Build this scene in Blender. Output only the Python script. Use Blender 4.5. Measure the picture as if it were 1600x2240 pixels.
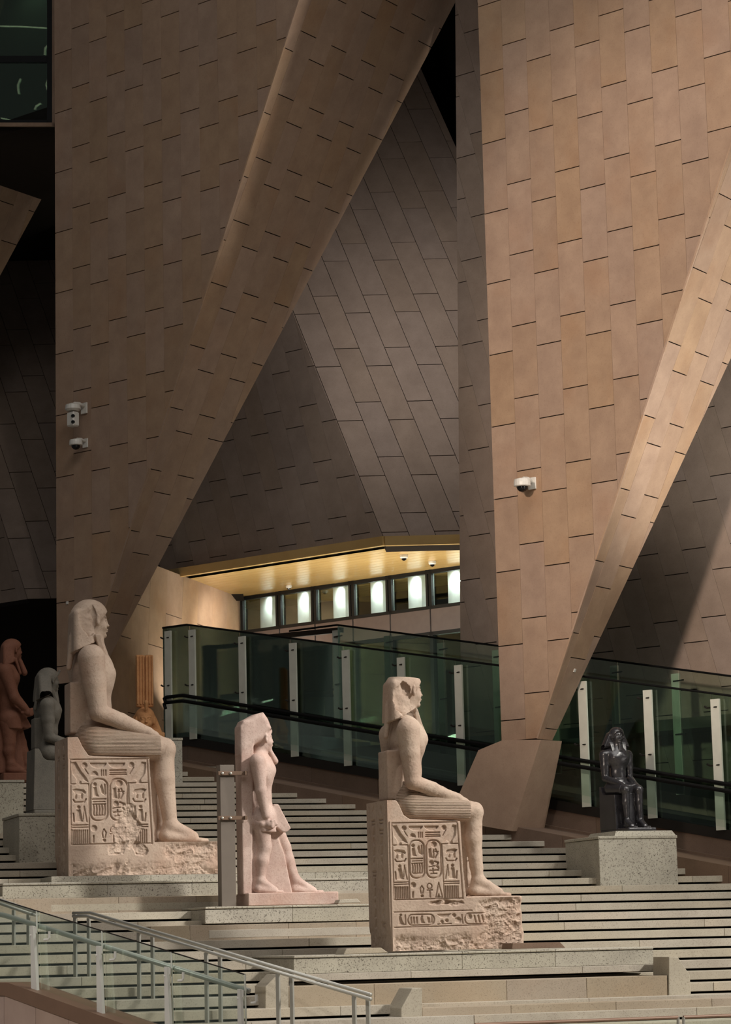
import bpy, bmesh, math, random
import numpy as np
from mathutils import Matrix, Vector
random.seed(7)
for o in list(bpy.data.objects): bpy.data.objects.remove(o)
SC = bpy.context.scene
COL = SC.collection
# ------------------------------------------------------------------ camera
F = 5600.0; EYE = 1.642
PSI = math.radians(17.8); PIT = math.radians(9.48); RHO = .024
cf = np.array([math.sin(PSI)*math.cos(PIT), math.cos(PSI)*math.cos(PIT), math.sin(PIT)])
_r0 = np.array([math.cos(PSI), -math.sin(PSI), 0]); _u0 = np.cross(_r0, cf)
cr = _r0*math.cos(RHO)-_u0*math.sin(RHO); cu = _u0*math.cos(RHO)+_r0*math.sin(RHO)
CAM = np.array([0, 0, EYE])
cd = bpy.data.cameras.new('camera'); cd.sensor_fit = 'HORIZONTAL'; cd.sensor_width = 36; cd.lens = 36*F/1600
cd.clip_end = 300
cam = bpy.data.objects.new('camera', cd); COL.objects.link(cam)
M = Matrix(((cr[0], cu[0], -cf[0], 0), (cr[1], cu[1], -cf[1], 0), (cr[2], cu[2], -cf[2], EYE), (0, 0, 0, 1)))
cam.matrix_world = M
SC.camera = cam
# ------------------------------------------------------------------ world, lights, exposure
SC.view_settings.view_transform = 'Standard'; SC.view_settings.look = 'None'
SC.view_settings.gamma = 1; SC.view_settings.use_curve_mapping = False
SC.view_settings.exposure = 0.0
wd = bpy.data.worlds.new('world'); SC.world = wd; wd.use_nodes = True
wd.node_tree.nodes['Background'].inputs[0].default_value = (1.0, .95, .90, 1)
wd.node_tree.nodes['Background'].inputs[1].default_value = .07

def spot(name, loc, tgt, power, cone, blend=.6, size=.5, col=(1, .93, .84)):
    l = bpy.data.lights.new(name, 'SPOT'); l.energy = power; l.spot_size = math.radians(cone); l.spot_blend = blend
    l.shadow_soft_size = size; l.color = col
    o = bpy.data.objects.new(name, l); COL.objects.link(o); o.location = loc
    o.rotation_euler = (Vector(tgt)-Vector(loc)).to_track_quat('-Z', 'Y').to_euler()
    return o

def area(name, loc, tgt, power, sx, sy, col=(1, .93, .84)):
    l = bpy.data.lights.new(name, 'AREA'); l.shape = 'RECTANGLE'; l.size = sx; l.size_y = sy; l.energy = power; l.color = col
    o = bpy.data.objects.new(name, l); COL.objects.link(o); o.location = loc
    o.rotation_euler = (Vector(tgt)-Vector(loc)).to_track_quat('-Z', 'Y').to_euler()
    return o
# key spots hung high over the stair, camera right
spot('stair_spot', (40, 10, 27), (11.5, 30.0, .6), 82000, 27, .5, 1.6, (1, .96, .90))
spot('statue_spot', (36, 22, 21), (12.6, 32.6, 3.2), 9500, 10, .6, .5, (1, .94, .87))
spot('statue_spot', (34, 26, 21), (10.8, 35.9, 3.6), 12500, 9, .6, .5, (1, .93, .88))
spot('statue_spot', (30, 27, 22), (9.4, 38.4, 4.4), 6400, 12, .6, .5, (1, .93, .86))
spot('statue_spot', (25, 18, 18), (17.1, 38.0, 2.9), 4600, 8, .6, .4, (1, .97, .92))
# warm washers on the stone fins, then added fill lamps
spot('column_wash', (-14, 8, 15), (18.5, 37.5, 11.0), 47000, 21, .6, 1.5, (1, .83, .70))
spot('column_wash', (-16, 20, 7), (9, 46, 7), 330, 46, .9, 1.5, (1, .88, .78))
spot('facet_fill', (22.3, 30.3, 1.6), (20.4, 38.3, 10.5), 11500, 44, .8, .8, (1, .95, .86))  # unseen lamp added low down to lighten the tan fin's facet
spot('facet_fill', (22, 33, 3.5), (11.5, 47, 7), 120, 44, .9, 1.0, (1, .94, .88))  # dimmer unseen lamp added for the brown fin's facet
spot('walkway_fill', (22, 27, 15), (14.0, 42.0, 4.6), 3600, 33, .7, .5, (1, .96, .88))  # unseen lamp added to brighten the walkway posts
spot('rail_fill', (-10, 6, 13), (5.0, 24.5, 1.0), 9000, 17, .7, .4, (1, .96, .92))  # unseen lamp added to bring up the near balustrade and parapet
area('roof_skylight', (10, 22, 28), (10, 26, 0), 3600, 26, 14, (1, .96, .91))

# ------------------------------------------------------------------ projection helpers (photo pixel -> point on a chosen plane of the place)
def proj(P):
    d = np.asarray(P, float)-CAM; z = d@cf
    return 800+F*(d@cr)/z, 1120-F*(d@cu)/z, z
def onplane(x, y, n, c):
    d = cf+cr*(x-800)/F+cu*(1120-y)/F; n = np.asarray(n, float)
    return CAM+d*((c-n@CAM)/(n@d))
_az = math.radians(-49.5)+PSI
UD = np.array([math.sin(_az), math.cos(_az), 0.]); VD = np.array([math.cos(_az), -math.sin(_az), 0.])
_aw = math.radians(33.5)+PSI
WD = np.array([math.sin(_aw), math.cos(_aw), 0.])
ZD = np.array([0, 0, 1.]); XD = np.array([1., 0, 0]); YD = np.array([0, 1., 0])
def onY(x, y, Y): return onplane(x, y, YD, Y)
def onZ(x, y, Z): return onplane(x, y, ZD, Z)
def onV(x, y, v): return onplane(x, y, VD, v)
def uvz(u, v, z): return UD*u+VD*v+ZD*z
def Xat(x, Y, z):   # world X of pixel column x on the line Y, z
    X = 0.
    for i in range(8):
        a = proj((X, Y, z)); X += (x-a[0])*a[2]/F
    return X
# ------------------------------------------------------------------ mesh helpers
def link(o, parent=None):
    COL.objects.link(o)
    if parent is not None:
        o.parent = parent
        o.matrix_parent_inverse = Matrix.Identity(4)
    return o
def tag(o, label, cat, group=None, kind=None):
    o['label'] = label; o['category'] = cat
    if group: o['group'] = group
    if kind: o['kind'] = kind
    return o
def empty(name, loc):
    o = bpy.data.objects.new(name, None); COL.objects.link(o); o.location = [float(c) for c in loc]; o.empty_display_size = .1
    return o
class MB:
    """collects geometry in world coordinates for one mesh object"""
    def __init__(s): s.v = []; s.f = []
    def add(s, vs, fs):
        n = len(s.v); s.v += [tuple(float(c) for c in p) for p in vs]; s.f += [tuple(i+n for i in f) for f in fs]; return s
    def hexa(s, b, t):
        return s.add(list(b)+list(t), [(3, 2, 1, 0), (4, 5, 6, 7), (0, 1, 5, 4), (1, 2, 6, 5), (2, 3, 7, 6), (3, 0, 4, 7)])
    def box(s, lo, hi):
        x0, y0, z0 = lo; x1, y1, z1 = hi
        return s.hexa([(x0, y0, z0), (x1, y0, z0), (x1, y1, z0), (x0, y1, z0)], [(x0, y0, z1), (x1, y0, z1), (x1, y1, z1), (x0, y1, z1)])
    def obox(s, c, a, b, n, ha, hb, hn):
        c, a, b, n = (np.asarray(q, float) for q in (c, a, b, n))
        q = [c+a*i*ha+b*j*hb for i, j in ((-1, -1), (1, -1), (1, 1), (-1, 1))]
        return s.hexa([p-n*hn for p in q], [p+n*hn for p in q])
    def prism(s, poly, d):
        poly = [np.asarray(p, float) for p in poly]; d = np.asarray(d, float); n = len(poly)
        vs = poly+[p+d for p in poly]
        return s.add(vs, [tuple(range(n))[::-1], tuple(range(n, 2*n))]+[(i, (i+1) % n, (i+1) % n+n, i+n) for i in range(n)])
    def tube(s, pts, r, seg=8, closed=False, cap=True):
        pts = [np.asarray(p, float) for p in pts]; n = len(pts); rings = []
        up = None
        for i, p in enumerate(pts):
            t = pts[min(i+1, n-1)]-pts[max(i-1, 0)]; t = t/np.linalg.norm(t)
            if up is None:
                up = np.array([0, 0, 1.]) if abs(t[2]) < .9 else np.array([1., 0, 0])
            a = np.cross(t, up); a /= np.linalg.norm(a); up = np.cross(a, t)
            rr = r[i] if hasattr(r, '__len__') else r
            rings.append([p+(a*math.cos(k*2*math.pi/seg)+up*math.sin(k*2*math.pi/seg))*rr for k in range(seg)])
        vs = [q for R in rings for q in R]; fs = []
        for i in range(n-1):
            for k in range(seg):
                k2 = (k+1) % seg; fs.append((i*seg+k, i*seg+k2, (i+1)*seg+k2, (i+1)*seg+k))
        if cap: fs += [tuple(range(seg))[::-1], tuple(range((n-1)*seg, n*seg))]
        return s.add(vs, fs)
    def lathe(s, c, axis, prof, seg=16):
        """prof: list of (radius, distance along axis)"""
        axis = np.asarray(axis, float); axis /= np.linalg.norm(axis); c = np.asarray(c, float)
        a = np.cross(axis, (0, 0, 1.) if abs(axis[2]) < .9 else (1., 0, 0)); a /= np.linalg.norm(a); b = np.cross(axis, a)
        vs = []; fs = []
        for r_, h in prof:
            vs += [c+axis*h+(a*math.cos(k*2*math.pi/seg)+b*math.sin(k*2*math.pi/seg))*r_ for k in range(seg)]
        for i in range(len(prof)-1):
            for k in range(seg):
                k2 = (k+1) % seg; fs.append((i*seg+k, i*seg+k2, (i+1)*seg+k2, (i+1)*seg+k))
        fs += [tuple(range(seg))[::-1], tuple(range((len(prof)-1)*seg, len(prof)*seg))]
        return s.add(vs, fs)
    def build(s, name, mat, parent=None, bevel=0, smooth=False, fix=True):
        off = np.array(parent_world(parent)) if parent is not None else np.zeros(3)
        me = bpy.data.meshes.new(name)
        me.from_pydata([(p[0]-off[0], p[1]-off[1], p[2]-off[2]) for p in s.v], [], s.f)
        if fix:
            bm = bmesh.new(); bm.from_mesh(me); bmesh.ops.recalc_face_normals(bm, faces=bm.faces)
            if bevel: bmesh.ops.bevel(bm, geom=bm.edges[:], offset=bevel, segments=1, affect='EDGES', clamp_overlap=True)
            bm.to_mesh(me); bm.free()
        me.materials.append(mat)
        if smooth:
            for p in me.polygons: p.use_smooth = True
        o = bpy.data.objects.new(name, me); link(o, parent)
        return o
def parent_world(p):
    l = np.array(p.location[:])
    while p.parent is not None:
        p = p.parent; l = l+np.array(p.location[:])
    return l
def npmesh(name, V, Q, mat, parent=None, smooth=True):
    V = np.asarray(V, float)
    if parent is not None: V = V-parent_world(parent)
    me = bpy.data.meshes.new(name); nv = len(V); nq = len(Q)
    me.vertices.add(nv); me.vertices.foreach_set('co', V.astype(np.float32).ravel())
    k = Q.shape[1]
    me.loops.add(nq*k); me.loops.foreach_set('vertex_index', Q.astype(np.int32).ravel())
    me.polygons.add(nq); me.polygons.foreach_set('loop_start', np.arange(0, nq*k, k, dtype=np.int32))
    if smooth: me.polygons.foreach_set('use_smooth', np.ones(nq, bool))
    me.update(calc_edges=True); me.validate()
    me.materials.append(mat)
    o = bpy.data.objects.new(name, me); link(o, parent)
    return o
# ------------------------------------------------------------------ materials
def nodes(name):
    m = bpy.data.materials.new(name); m.use_nodes = True; nt = m.node_tree
    return m, nt, nt.nodes['Principled BSDF']
def lin(c):
    return tuple(((x/255)/12.92 if x/255 <= .04045 else ((x/255+.055)/1.055)**2.4) for x in c)+(1,)
def stone(name, c1, c2, scale=1.5, rough=.75, speck=None, speck_scale=60, speck_amt=.5, bump=.15, bscale=25, rand=0., detail=8, stain=None, wave=None, spec=.3):
    m, nt, b = nodes(name); N = nt.nodes.new; Lk = nt.links.new
    tc = N('ShaderNodeTexCoord'); mp = N('ShaderNodeMapping'); Lk(tc.outputs['Object'], mp.inputs[0])
    oi = N('ShaderNodeObjectInfo')
    if rand:
        vm = N('ShaderNodeVectorMath'); vm.operation = 'SCALE'; vm.inputs[0].default_value = (37, 53, 71); Lk(oi.outputs['Random'], vm.inputs['Scale'])
        Lk(vm.outputs[0], mp.inputs['Location'])
    n1 = N('ShaderNodeTexNoise'); n1.inputs['Scale'].default_value = scale; n1.inputs['Detail'].default_value = detail; n1.inputs['Roughness'].default_value = .65
    Lk(mp.outputs[0], n1.inputs['Vector'])
    r1 = N('ShaderNodeValToRGB'); r1.color_ramp.elements[0].position = .3; r1.color_ramp.elements[1].position = .7
    r1.color_ramp.elements[0].color = lin(c1); r1.color_ramp.elements[1].color = lin(c2); Lk(n1.outputs['Fac'], r1.inputs[0])
    out = r1.outputs[0]
    if stain:
        n3 = N('ShaderNodeTexNoise'); n3.inputs['Scale'].default_value = stain[1]; n3.inputs['Detail'].default_value = 5
        Lk(mp.outputs[0], n3.inputs['Vector'])
        r3 = N('ShaderNodeValToRGB'); r3.color_ramp.elements[0].position = .52; r3.color_ramp.elements[1].position = .72
        r3.color_ramp.elements[0].color = (0, 0, 0, 1); r3.color_ramp.elements[1].color = (stain[2],)*3+(1,); Lk(n3.outputs['Fac'], r3.inputs[0])
        mx = N('ShaderNodeMixRGB'); Lk(r3.outputs[0], mx.inputs[0]); Lk(out, mx.inputs[1]); mx.inputs[2].default_value = lin(stain[0]); out = mx.outputs[0]
    if speck:
        n2 = N('ShaderNodeTexNoise'); n2.inputs['Scale'].default_value = speck_scale; n2.inputs['Detail'].default_value = 3; n2.inputs['Roughness'].default_value = .7
        Lk(mp.outputs[0], n2.inputs['Vector'])
        r2 = N('ShaderNodeValToRGB'); r2.color_ramp.elements[0].position = .56; r2.color_ramp.elements[1].position = .64
        r2.color_ramp.elements[0].color = (0, 0, 0, 1); r2.color_ramp.elements[1].color = (speck_amt,)*3+(1,); Lk(n2.outputs['Fac'], r2.inputs[0])
        mx = N('ShaderNodeMixRGB'); Lk(r2.outputs[0], mx.inputs[0]); Lk(out, mx.inputs[1]); mx.inputs[2].default_value = lin(speck); out = mx.outputs[0]
    if rand:
        mr = N('ShaderNodeMapRange'); mr.inputs['To Min'].default_value = 1-rand; mr.inputs['To Max'].default_value = 1+rand; Lk(oi.outputs['Random'], mr.inputs['Value'])
        hs = N('ShaderNodeHueSaturation'); Lk(out, hs.inputs['Color']); Lk(mr.outputs[0], hs.inputs['Value'])
        m2 = N('ShaderNodeMath'); m2.operation = 'MULTIPLY'; m2.inputs[1].default_value = 7.31; Lk(oi.outputs['Random'], m2.inputs[0])
        m3 = N('ShaderNodeMath'); m3.operation = 'FRACT'; Lk(m2.outputs[0], m3.inputs[0])
        mr2 = N('ShaderNodeMapRange'); mr2.inputs['To Min'].default_value = .5-.02*rand*5; mr2.inputs['To Max'].default_value = .5+.012*rand*5; Lk(m3.outputs[0], mr2.inputs['Value'])
        Lk(mr2.outputs[0], hs.inputs['Hue'])
        mr3 = N('ShaderNodeMapRange'); mr3.inputs['To Min'].default_value = 1-rand*2; mr3.inputs['To Max'].default_value = 1+rand*2; Lk(m3.outputs[0], mr3.inputs['Value'])
        Lk(mr3.outputs[0], hs.inputs['Saturation']); out = hs.outputs[0]
    Lk(out, b.inputs['Base Color']); b.inputs['Roughness'].default_value = rough; b.inputs['Specular IOR Level'].default_value = spec
    nb = N('ShaderNodeTexNoise'); nb.inputs['Scale'].default_value = bscale; nb.inputs['Detail'].default_value = 6; Lk(mp.outputs[0], nb.inputs['Vector'])
    h = nb.outputs['Fac']; dist = .02
    if wave:
        wv = N('ShaderNodeTexWave'); wv.wave_type = 'BANDS'; wv.bands_direction = 'Z'; wv.inputs['Scale'].default_value = wave; wv.inputs['Distortion'].default_value = .6
        wv.inputs['Detail'].default_value = 1; Lk(tc.outputs['Object'], wv.inputs['Vector'])
        ad = N('ShaderNodeMath'); ad.operation = 'MULTIPLY_ADD'; Lk(nb.outputs['Fac'], ad.inputs[0]); ad.inputs[1].default_value = .25; Lk(wv.outputs['Fac'], ad.inputs[2]); h = ad.outputs[0]
    bp = N('ShaderNodeBump'); bp.inputs['Strength'].default_value = bump; bp.inputs['Distance'].default_value = dist; Lk(h, bp.inputs['Height']); Lk(bp.outputs[0], b.inputs['Normal'])
    return m
def plain(name, c, rough=.5, metal=0., spec=.5, emit=None, estr=0.):
    m, nt, b = nodes(name); N = nt.nodes.new
    tc = N('ShaderNodeTexCoord'); n1 = N('ShaderNodeTexNoise'); n1.inputs['Scale'].default_value = 6; n1.inputs['Detail'].default_value = 4
    nt.links.new(tc.outputs['Object'], n1.inputs['Vector'])
    hs = N('ShaderNodeHueSaturation'); hs.inputs['Color'].default_value = lin(c)
    mr = N('ShaderNodeMapRange'); mr.inputs['To Min'].default_value = .88; mr.inputs['To Max'].default_value = 1.12; nt.links.new(n1.outputs['Fac'], mr.inputs['Value'])
    nt.links.new(mr.outputs[0], hs.inputs['Value']); nt.links.new(hs.outputs[0], b.inputs['Base Color'])
    b.inputs['Roughness'].default_value = rough; b.inputs['Metallic'].default_value = metal; b.inputs['Specular IOR Level'].default_value = spec
    if emit: b.inputs['Emission Color'].default_value = lin(emit); b.inputs['Emission Strength'].default_value = estr
    return m
def glass(name, tint, refl=.12, rough=.02):
    m = bpy.data.materials.new(name); m.use_nodes = True; nt = m.node_tree; nt.nodes.clear(); N = nt.nodes.new
    o = N('ShaderNodeOutputMaterial'); t = N('ShaderNodeBsdfTransparent'); t.inputs[0].default_value = tint+(1,)
    g = N('ShaderNodeBsdfGlossy'); g.inputs['Roughness'].default_value = rough; g.inputs[0].default_value = (.9, 1, .95, 1)
    fr = N('ShaderNodeFresnel'); fr.inputs[0].default_value = 1.5; mu = N('ShaderNodeMath'); mu.operation = 'MULTIPLY'; mu.inputs[1].default_value = refl*8
    nt.links.new(fr.outputs[0], mu.inputs[0])
    mx = N('ShaderNodeMixShader'); nt.links.new(mu.outputs[0], mx.inputs[0]); nt.links.new(t.outputs[0], mx.inputs[1]); nt.links.new(g.outputs[0], mx.inputs[2])
    nt.links.new(mx.outputs[0], o.inputs[0])
    return m
MT = dict(
    panel=stone('sandstone_panel', (152, 126, 106), (172, 145, 122), 2.2, .7, (126, 102, 82), 40, .25, .08, 60, rand=.045, stain=((160, 120, 88), .9, .3)),
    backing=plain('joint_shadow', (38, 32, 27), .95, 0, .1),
    innerpanel=stone('inner_panel', (144, 127, 115), (162, 144, 131), 2.2, .75, (120, 100, 84), 45, .25, .08, 60, rand=.04),
    step=stone('step_granite', (160, 151, 136), (186, 178, 162), 1.2, .75, (104, 94, 78), 70, .5, .05, 90, rand=.05, stain=((176, 154, 126), .6, .35)),
    brownstep=stone('brown_granite', (152, 138, 118), (172, 158, 138), 1.0, .8, (100, 86, 70), 70, .5, .05, 90, rand=.05, stain=((164, 140, 112), .8, .4)),
    granite=stone('speckled_granite', (158, 152, 138), (182, 176, 160), 2, .55, (70, 62, 52), 52, .9, .03, 90, rand=.04),
    dark=plain('dark_metal', (36, 32, 29), .45, .3),
    black=plain('black_rubber', (7, 7, 7), .75, 0, .2),
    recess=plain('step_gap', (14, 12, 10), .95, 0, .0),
    steel=plain('brushed_steel', (168, 166, 158), .4, .45),
    whitepost=plain('pale_steel_post', (212, 212, 200), .5, .2),
    lime=stone('limestone', (168, 146, 130), (192, 172, 154), 2.0, .85, (138, 114, 96), 30, .35, .3, 30, stain=((176, 140, 118), 1.3, .5)),
    pleat=stone('pleated_limestone', (166, 144, 127), (190, 169, 149), 2.0, .85, (140, 112, 90), 30, .3, .9, 20, stain=((178, 138, 110), 1.3, .5), wave=15),
    pinkstone=stone('pink_granite', (172, 145, 134), (206, 184, 172), 2.5, .7, (140, 106, 94), 55, .4, .2, 30, stain=((176, 128, 108), 1.1, .6)),
    redstone=stone('red_granite', (106, 68, 52), (128, 86, 68), 2.5, .75, (96, 56, 40), 50, .5, .2, 30),
    greystone=stone('grey_granite', (96, 92, 84), (118, 112, 102), 3, .7, (60, 58, 54), 60, .5, .2, 30),
    ochre=stone('ochre_sandstone', (178, 124, 80), (198, 146, 100), 3, .85, (140, 90, 56), 40, .4, .2, 30),
    blackstone=stone('black_diorite', (34, 33, 36), (54, 52, 55), 4, .26, (80, 78, 80), 50, .3, .1, 40, spec=.8),
    soffit=stone('gold_soffit', (186, 150, 92), (206, 172, 112), .6, .22, None, 60, .4, .02, 10, spec=.6),
    spandrel=plain('spandrel_metal', (118, 110, 110), .3, .6),
    mullion=plain('dark_mullion', (34, 36, 38), .4, .5),
    darkglass=plain('dark_glazing', (16, 22, 22), .08, 0, .6),
    glass=glass('green_glass', (.80, .88, .83)),
    clear=glass('clear_glass', (.94, .975, .955), .04),
    bronze=plain('bronze_cladding', (128, 100, 82), .5, .2),
    parapet=stone('parapet_stone', (160, 136, 124), (178, 154, 140), 1.5, .7, None, 60, .4, .04, 60, rand=.04),
    coping=stone('coping_stone', (110, 90, 76), (126, 104, 88), 1.2, .8, (84, 66, 54), 60, .4, .05, 80, rand=.04),
    block=stone('base_block_stone', (160, 134, 116), (176, 150, 130), 2.5, .75, (130, 104, 88), 60, .35, .06, 80),
    camwhite=plain('camera_white', (214, 210, 202), .4),
    camdark=plain('camera_dome', (14, 14, 16), .12),
    shutter=plain('pale_blind', (222, 230, 226), .6),
)
# ------------------------------------------------------------------ stone panel cladding
def clip(poly, a, b):
    """keep the part of poly left of a->b"""
    out = []
    for i in range(len(poly)):
        p, q = poly[i], poly[(i+1) % len(poly)]
        sp = (b[0]-a[0])*(p[1]-a[1])-(b[1]-a[1])*(p[0]-a[0]); sq = (b[0]-a[0])*(q[1]-a[1])-(b[1]-a[1])*(q[0]-a[0])
        if sp >= 0: out.append(p)
        if (sp >= 0) != (sq >= 0):
            t = sp/(sp-sq); out.append((p[0]+(q[0]-p[0])*t, p[1]+(q[1]-p[1])*t))
    return out
def area2(p): return .5*sum(p[i][0]*p[(i+1) % len(p)][1]-p[(i+1) % len(p)][0]*p[i][1] for i in range(len(p)))
def panels(parent, O, A, B, n, poly, mat, w=.53, h=1.3, gv=.004, gh=.018, th=.03, stag=1/3., off=(0, 0), frame=True, name='stone_panel'):
    """tile the convex polygon (plane coordinates along A, B from O) with separate slabs"""
    O, A, B, n = (np.asarray(q, float) for q in (O, A, B, n))
    if area2(poly) < 0: poly = poly[::-1]
    pa = [p[0] for p in poly]; pb = [p[1] for p in poly]; cnt = 0
    i0 = int(math.floor((min(pa)-off[0])/w))-1; i1 = int(math.ceil((max(pa)-off[0])/w))+1
    for i in range(i0, i1):
        so = (stag if i % 2 else 0)*h+off[1]
        j0 = int(math.floor((min(pb)-so)/h))-1; j1 = int(math.ceil((max(pb)-so)/h))+1
        for j in range(j0, j1):
            x0 = off[0]+i*w; y0 = so+j*h
            c = [(x0+gv/2, y0+gh/2), (x0+w-gv/2, y0+gh/2), (x0+w-gv/2, y0+h-gh/2), (x0+gv/2, y0+h-gh/2)]
            for k in range(len(poly)):
                c = clip(c, poly[k], poly[(k+1) % len(poly)])
                if len(c) < 3: break
            if len(c) < 3 or abs(area2(c)) < .004: continue
            P3 = [O+A*p[0]+B*p[1] for p in c]
            if frame:
                pr = [proj(p) for p in P3]
                if max(p[0] for p in pr) < -130 or min(p[0] for p in pr) > 1730 or max(p[1] for p in pr) < -170 or min(p[1] for p in pr) > 2350: continue
            d = n*(th+random.uniform(-.0015, .0015))
            MB().prism(P3, d).build(name, mat, parent); cnt += 1
    return cnt
def hull(name, pts, mat, parent=None):
    bm = bmesh.new()
    for p in pts: bm.verts.new([float(c) for c in p])
    r = bmesh.ops.convex_hull(bm, input=bm.verts[:])
    bmesh.ops.delete(bm, geom=[v for v in bm.verts if not v.link_faces], context='VERTS')
    bmesh.ops.recalc_face_normals(bm, faces=bm.faces)
    me = bpy.data.meshes.new(name); bm.to_mesh(me); bm.free(); me.materials.append(mat)
    o = bpy.data.objects.new(name, me); link(o, parent); return o
# ------------------------------------------------------------------ two stone fins (columns)
V0 = 35.3; ZT = 27.0
def atz(p, d, z): return p+d*((z-p[2])/d[2])
class Fin: pass
def fin_shape(ra, rb, sa, sb, left, zbot=None):
    """outline of a fin: ridge pixels ra-rb and back-edge pixels sa-sb, upright left edge through pixel left"""
    f = Fin(); f.rA = onV(ra[0], ra[1], V0); rB = onV(rb[0], rb[1], V0); f.rd = (rB-f.rA)/np.linalg.norm(rB-f.rA)
    n = np.cross(WD, f.rd); n /= np.linalg.norm(n); f.n = n if n@(CAM-f.rA) > 0 else -n
    f.sA = onplane(sa[0], sa[1], f.n, f.n@f.rA); q_ = onplane(sb[0], sb[1], f.n, f.n@f.rA); f.sd = (q_-f.sA)/np.linalg.norm(q_-f.sA)
    f.u = onV(left[0], left[1], V0)@UD; f.zb = f.rA[2] if zbot is None else zbot
    return f
FR = fin_shape((1176, 1615), (1534, 519), (1208, 1614), (1555, 871), (1100, 1620))
FL = fin_shape((232, 1325), (549, 330), (326, 1269), (830, 315), (126, 1300), onV(180, 1490, V0)[2])
fn, rA, lU, uL = FR.n, FR.rA, FR.u, FL.u
DU = uL-lU
def fin(f, label, du=0.):
    s = UD*du; zb = f.zb
    fb = [uvz(f.u, V0, zb)+s, uvz(f.u, V0, ZT)+s, atz(f.rA, f.rd, ZT)+s, atz(f.rA, f.rd, zb)+s]
    sb = [fb[3], fb[2], atz(f.sA, f.sd, ZT)+s, atz(f.sA, f.sd, zb)+s]
    if (sb[3]-sb[0])@WD < .05: sb[3] = sb[0]+WD*.05
    depth = max(p@VD for p in sb)
    o = hull('column', fb+sb+[uvz(fb[0]@UD, V0+.35, fb[0][2]), uvz(fb[1]@UD, depth, fb[1][2])], MT['backing'])
    o['kind'] = 'structure'; o['label'] = label; o['category'] = 'column'
    # cladding of the upright face
    O = fb[0]; A = -UD; B = ZD
    fb2 = [fb[0], fb[1], fb[2]-UD*.036, fb[3]-UD*.036]
    panels(o, O, A, B, -VD, [((p-O)@A, (p-O)@B) for p in fb2], MT['panel'], off=(0, .35))
    # cladding of the slanting facet
    O = sb[0]; A = WD; B = np.cross(f.n, WD); B = B if B[2] > 0 else -B
    sb2 = [sb[0]-WD*.034, sb[1]-WD*.034, sb[2], sb[3]]
    panels(o, O, A, B, f.n, [((p-O)@A, (p-O)@B) for p in sb2], MT['panel'], off=(.1, .2))
    return o
fin(FR, 'tan stone fin with a splayed facet standing on a faceted base block')
fin(FL, 'dark brown stone fin rising behind the largest seated statue')
fin(FL, 'shadowed stone fin at the edge of the dark bay', DU)
# faceted base block under the right fin
bb = empty('base_block', onV(1120, 1815, V0-.5)); bb['kind'] = 'structure'; bb['label'] = 'faceted tan stone block carrying the tan fin'; bb['category'] = 'block'
vb = V0-.9
q = [onV(1047, 1641, V0-.25), onV(1100, 1620, V0-.25), onV(1184, 1612, V0-.25), onV(1229, 1626, V0+.35)]
fpts = [onV(1005, 1737, V0-.25), onV(1047, 1641, V0-.25), onV(1100, 1619, V0-.25), onV(1184, 1618, V0-.25), onV(1121, 1818, V0-.25), onV(1050, 1806, V0-.25)]
side = [onV(1184, 1618, V0-.25), onplane(1229, 1626, fn, fn@onV(1184, 1618, V0-.25)), onplane(1187, 1815, fn, fn@onV(1184, 1618, V0-.25)), onV(1121, 1818, V0-.25)]
bk = [p+VD*.9 for p in fpts]
hull('block_body', fpts+side+bk[:3]+bk[4:]+[fpts[3]+VD*.6], MT['block'], bb).location = tuple(-c for c in bb.location)
# ------------------------------------------------------------------ back wall behind the walkway (both sides of the tan fin)
VBK = 39.6
def slab_wall(name, label, V, uz, mat, shear, off=(0, 0), th=.5, nrm=None):
    """uz: polygon of (u, z); clad with leaning panels"""
    pts = [uvz(u, V, z) for u, z in uz]
    m = MB().prism(pts, VD*th); o = m.build(name, MT['backing']); o['kind'] = 'structure'; o['label'] = label; o['category'] = 'wall'
    O = pts[0]; A = -UD; Bv = ZD+UD*shear; 
    poly = []
    for p in pts:
        b = (p-O)[2]; a = (p-O)@A+shear*b; poly.append((a, b))
    panels(o, O, A, Bv, -VD, poly, mat, off=off)
    return o
e0, e1 = onV(1010, 1425, VBK), onV(1013, 0, VBK)
slab_wall('wall_back', 'grey brown leaning-joint stone wall behind the glass walkway', VBK,
          [(e0@UD, 3.0), (e0@UD, e0[2]), (e1@UD, ZT), (14, ZT), (14, 3.0)], MT['innerpanel'], .28)
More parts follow.
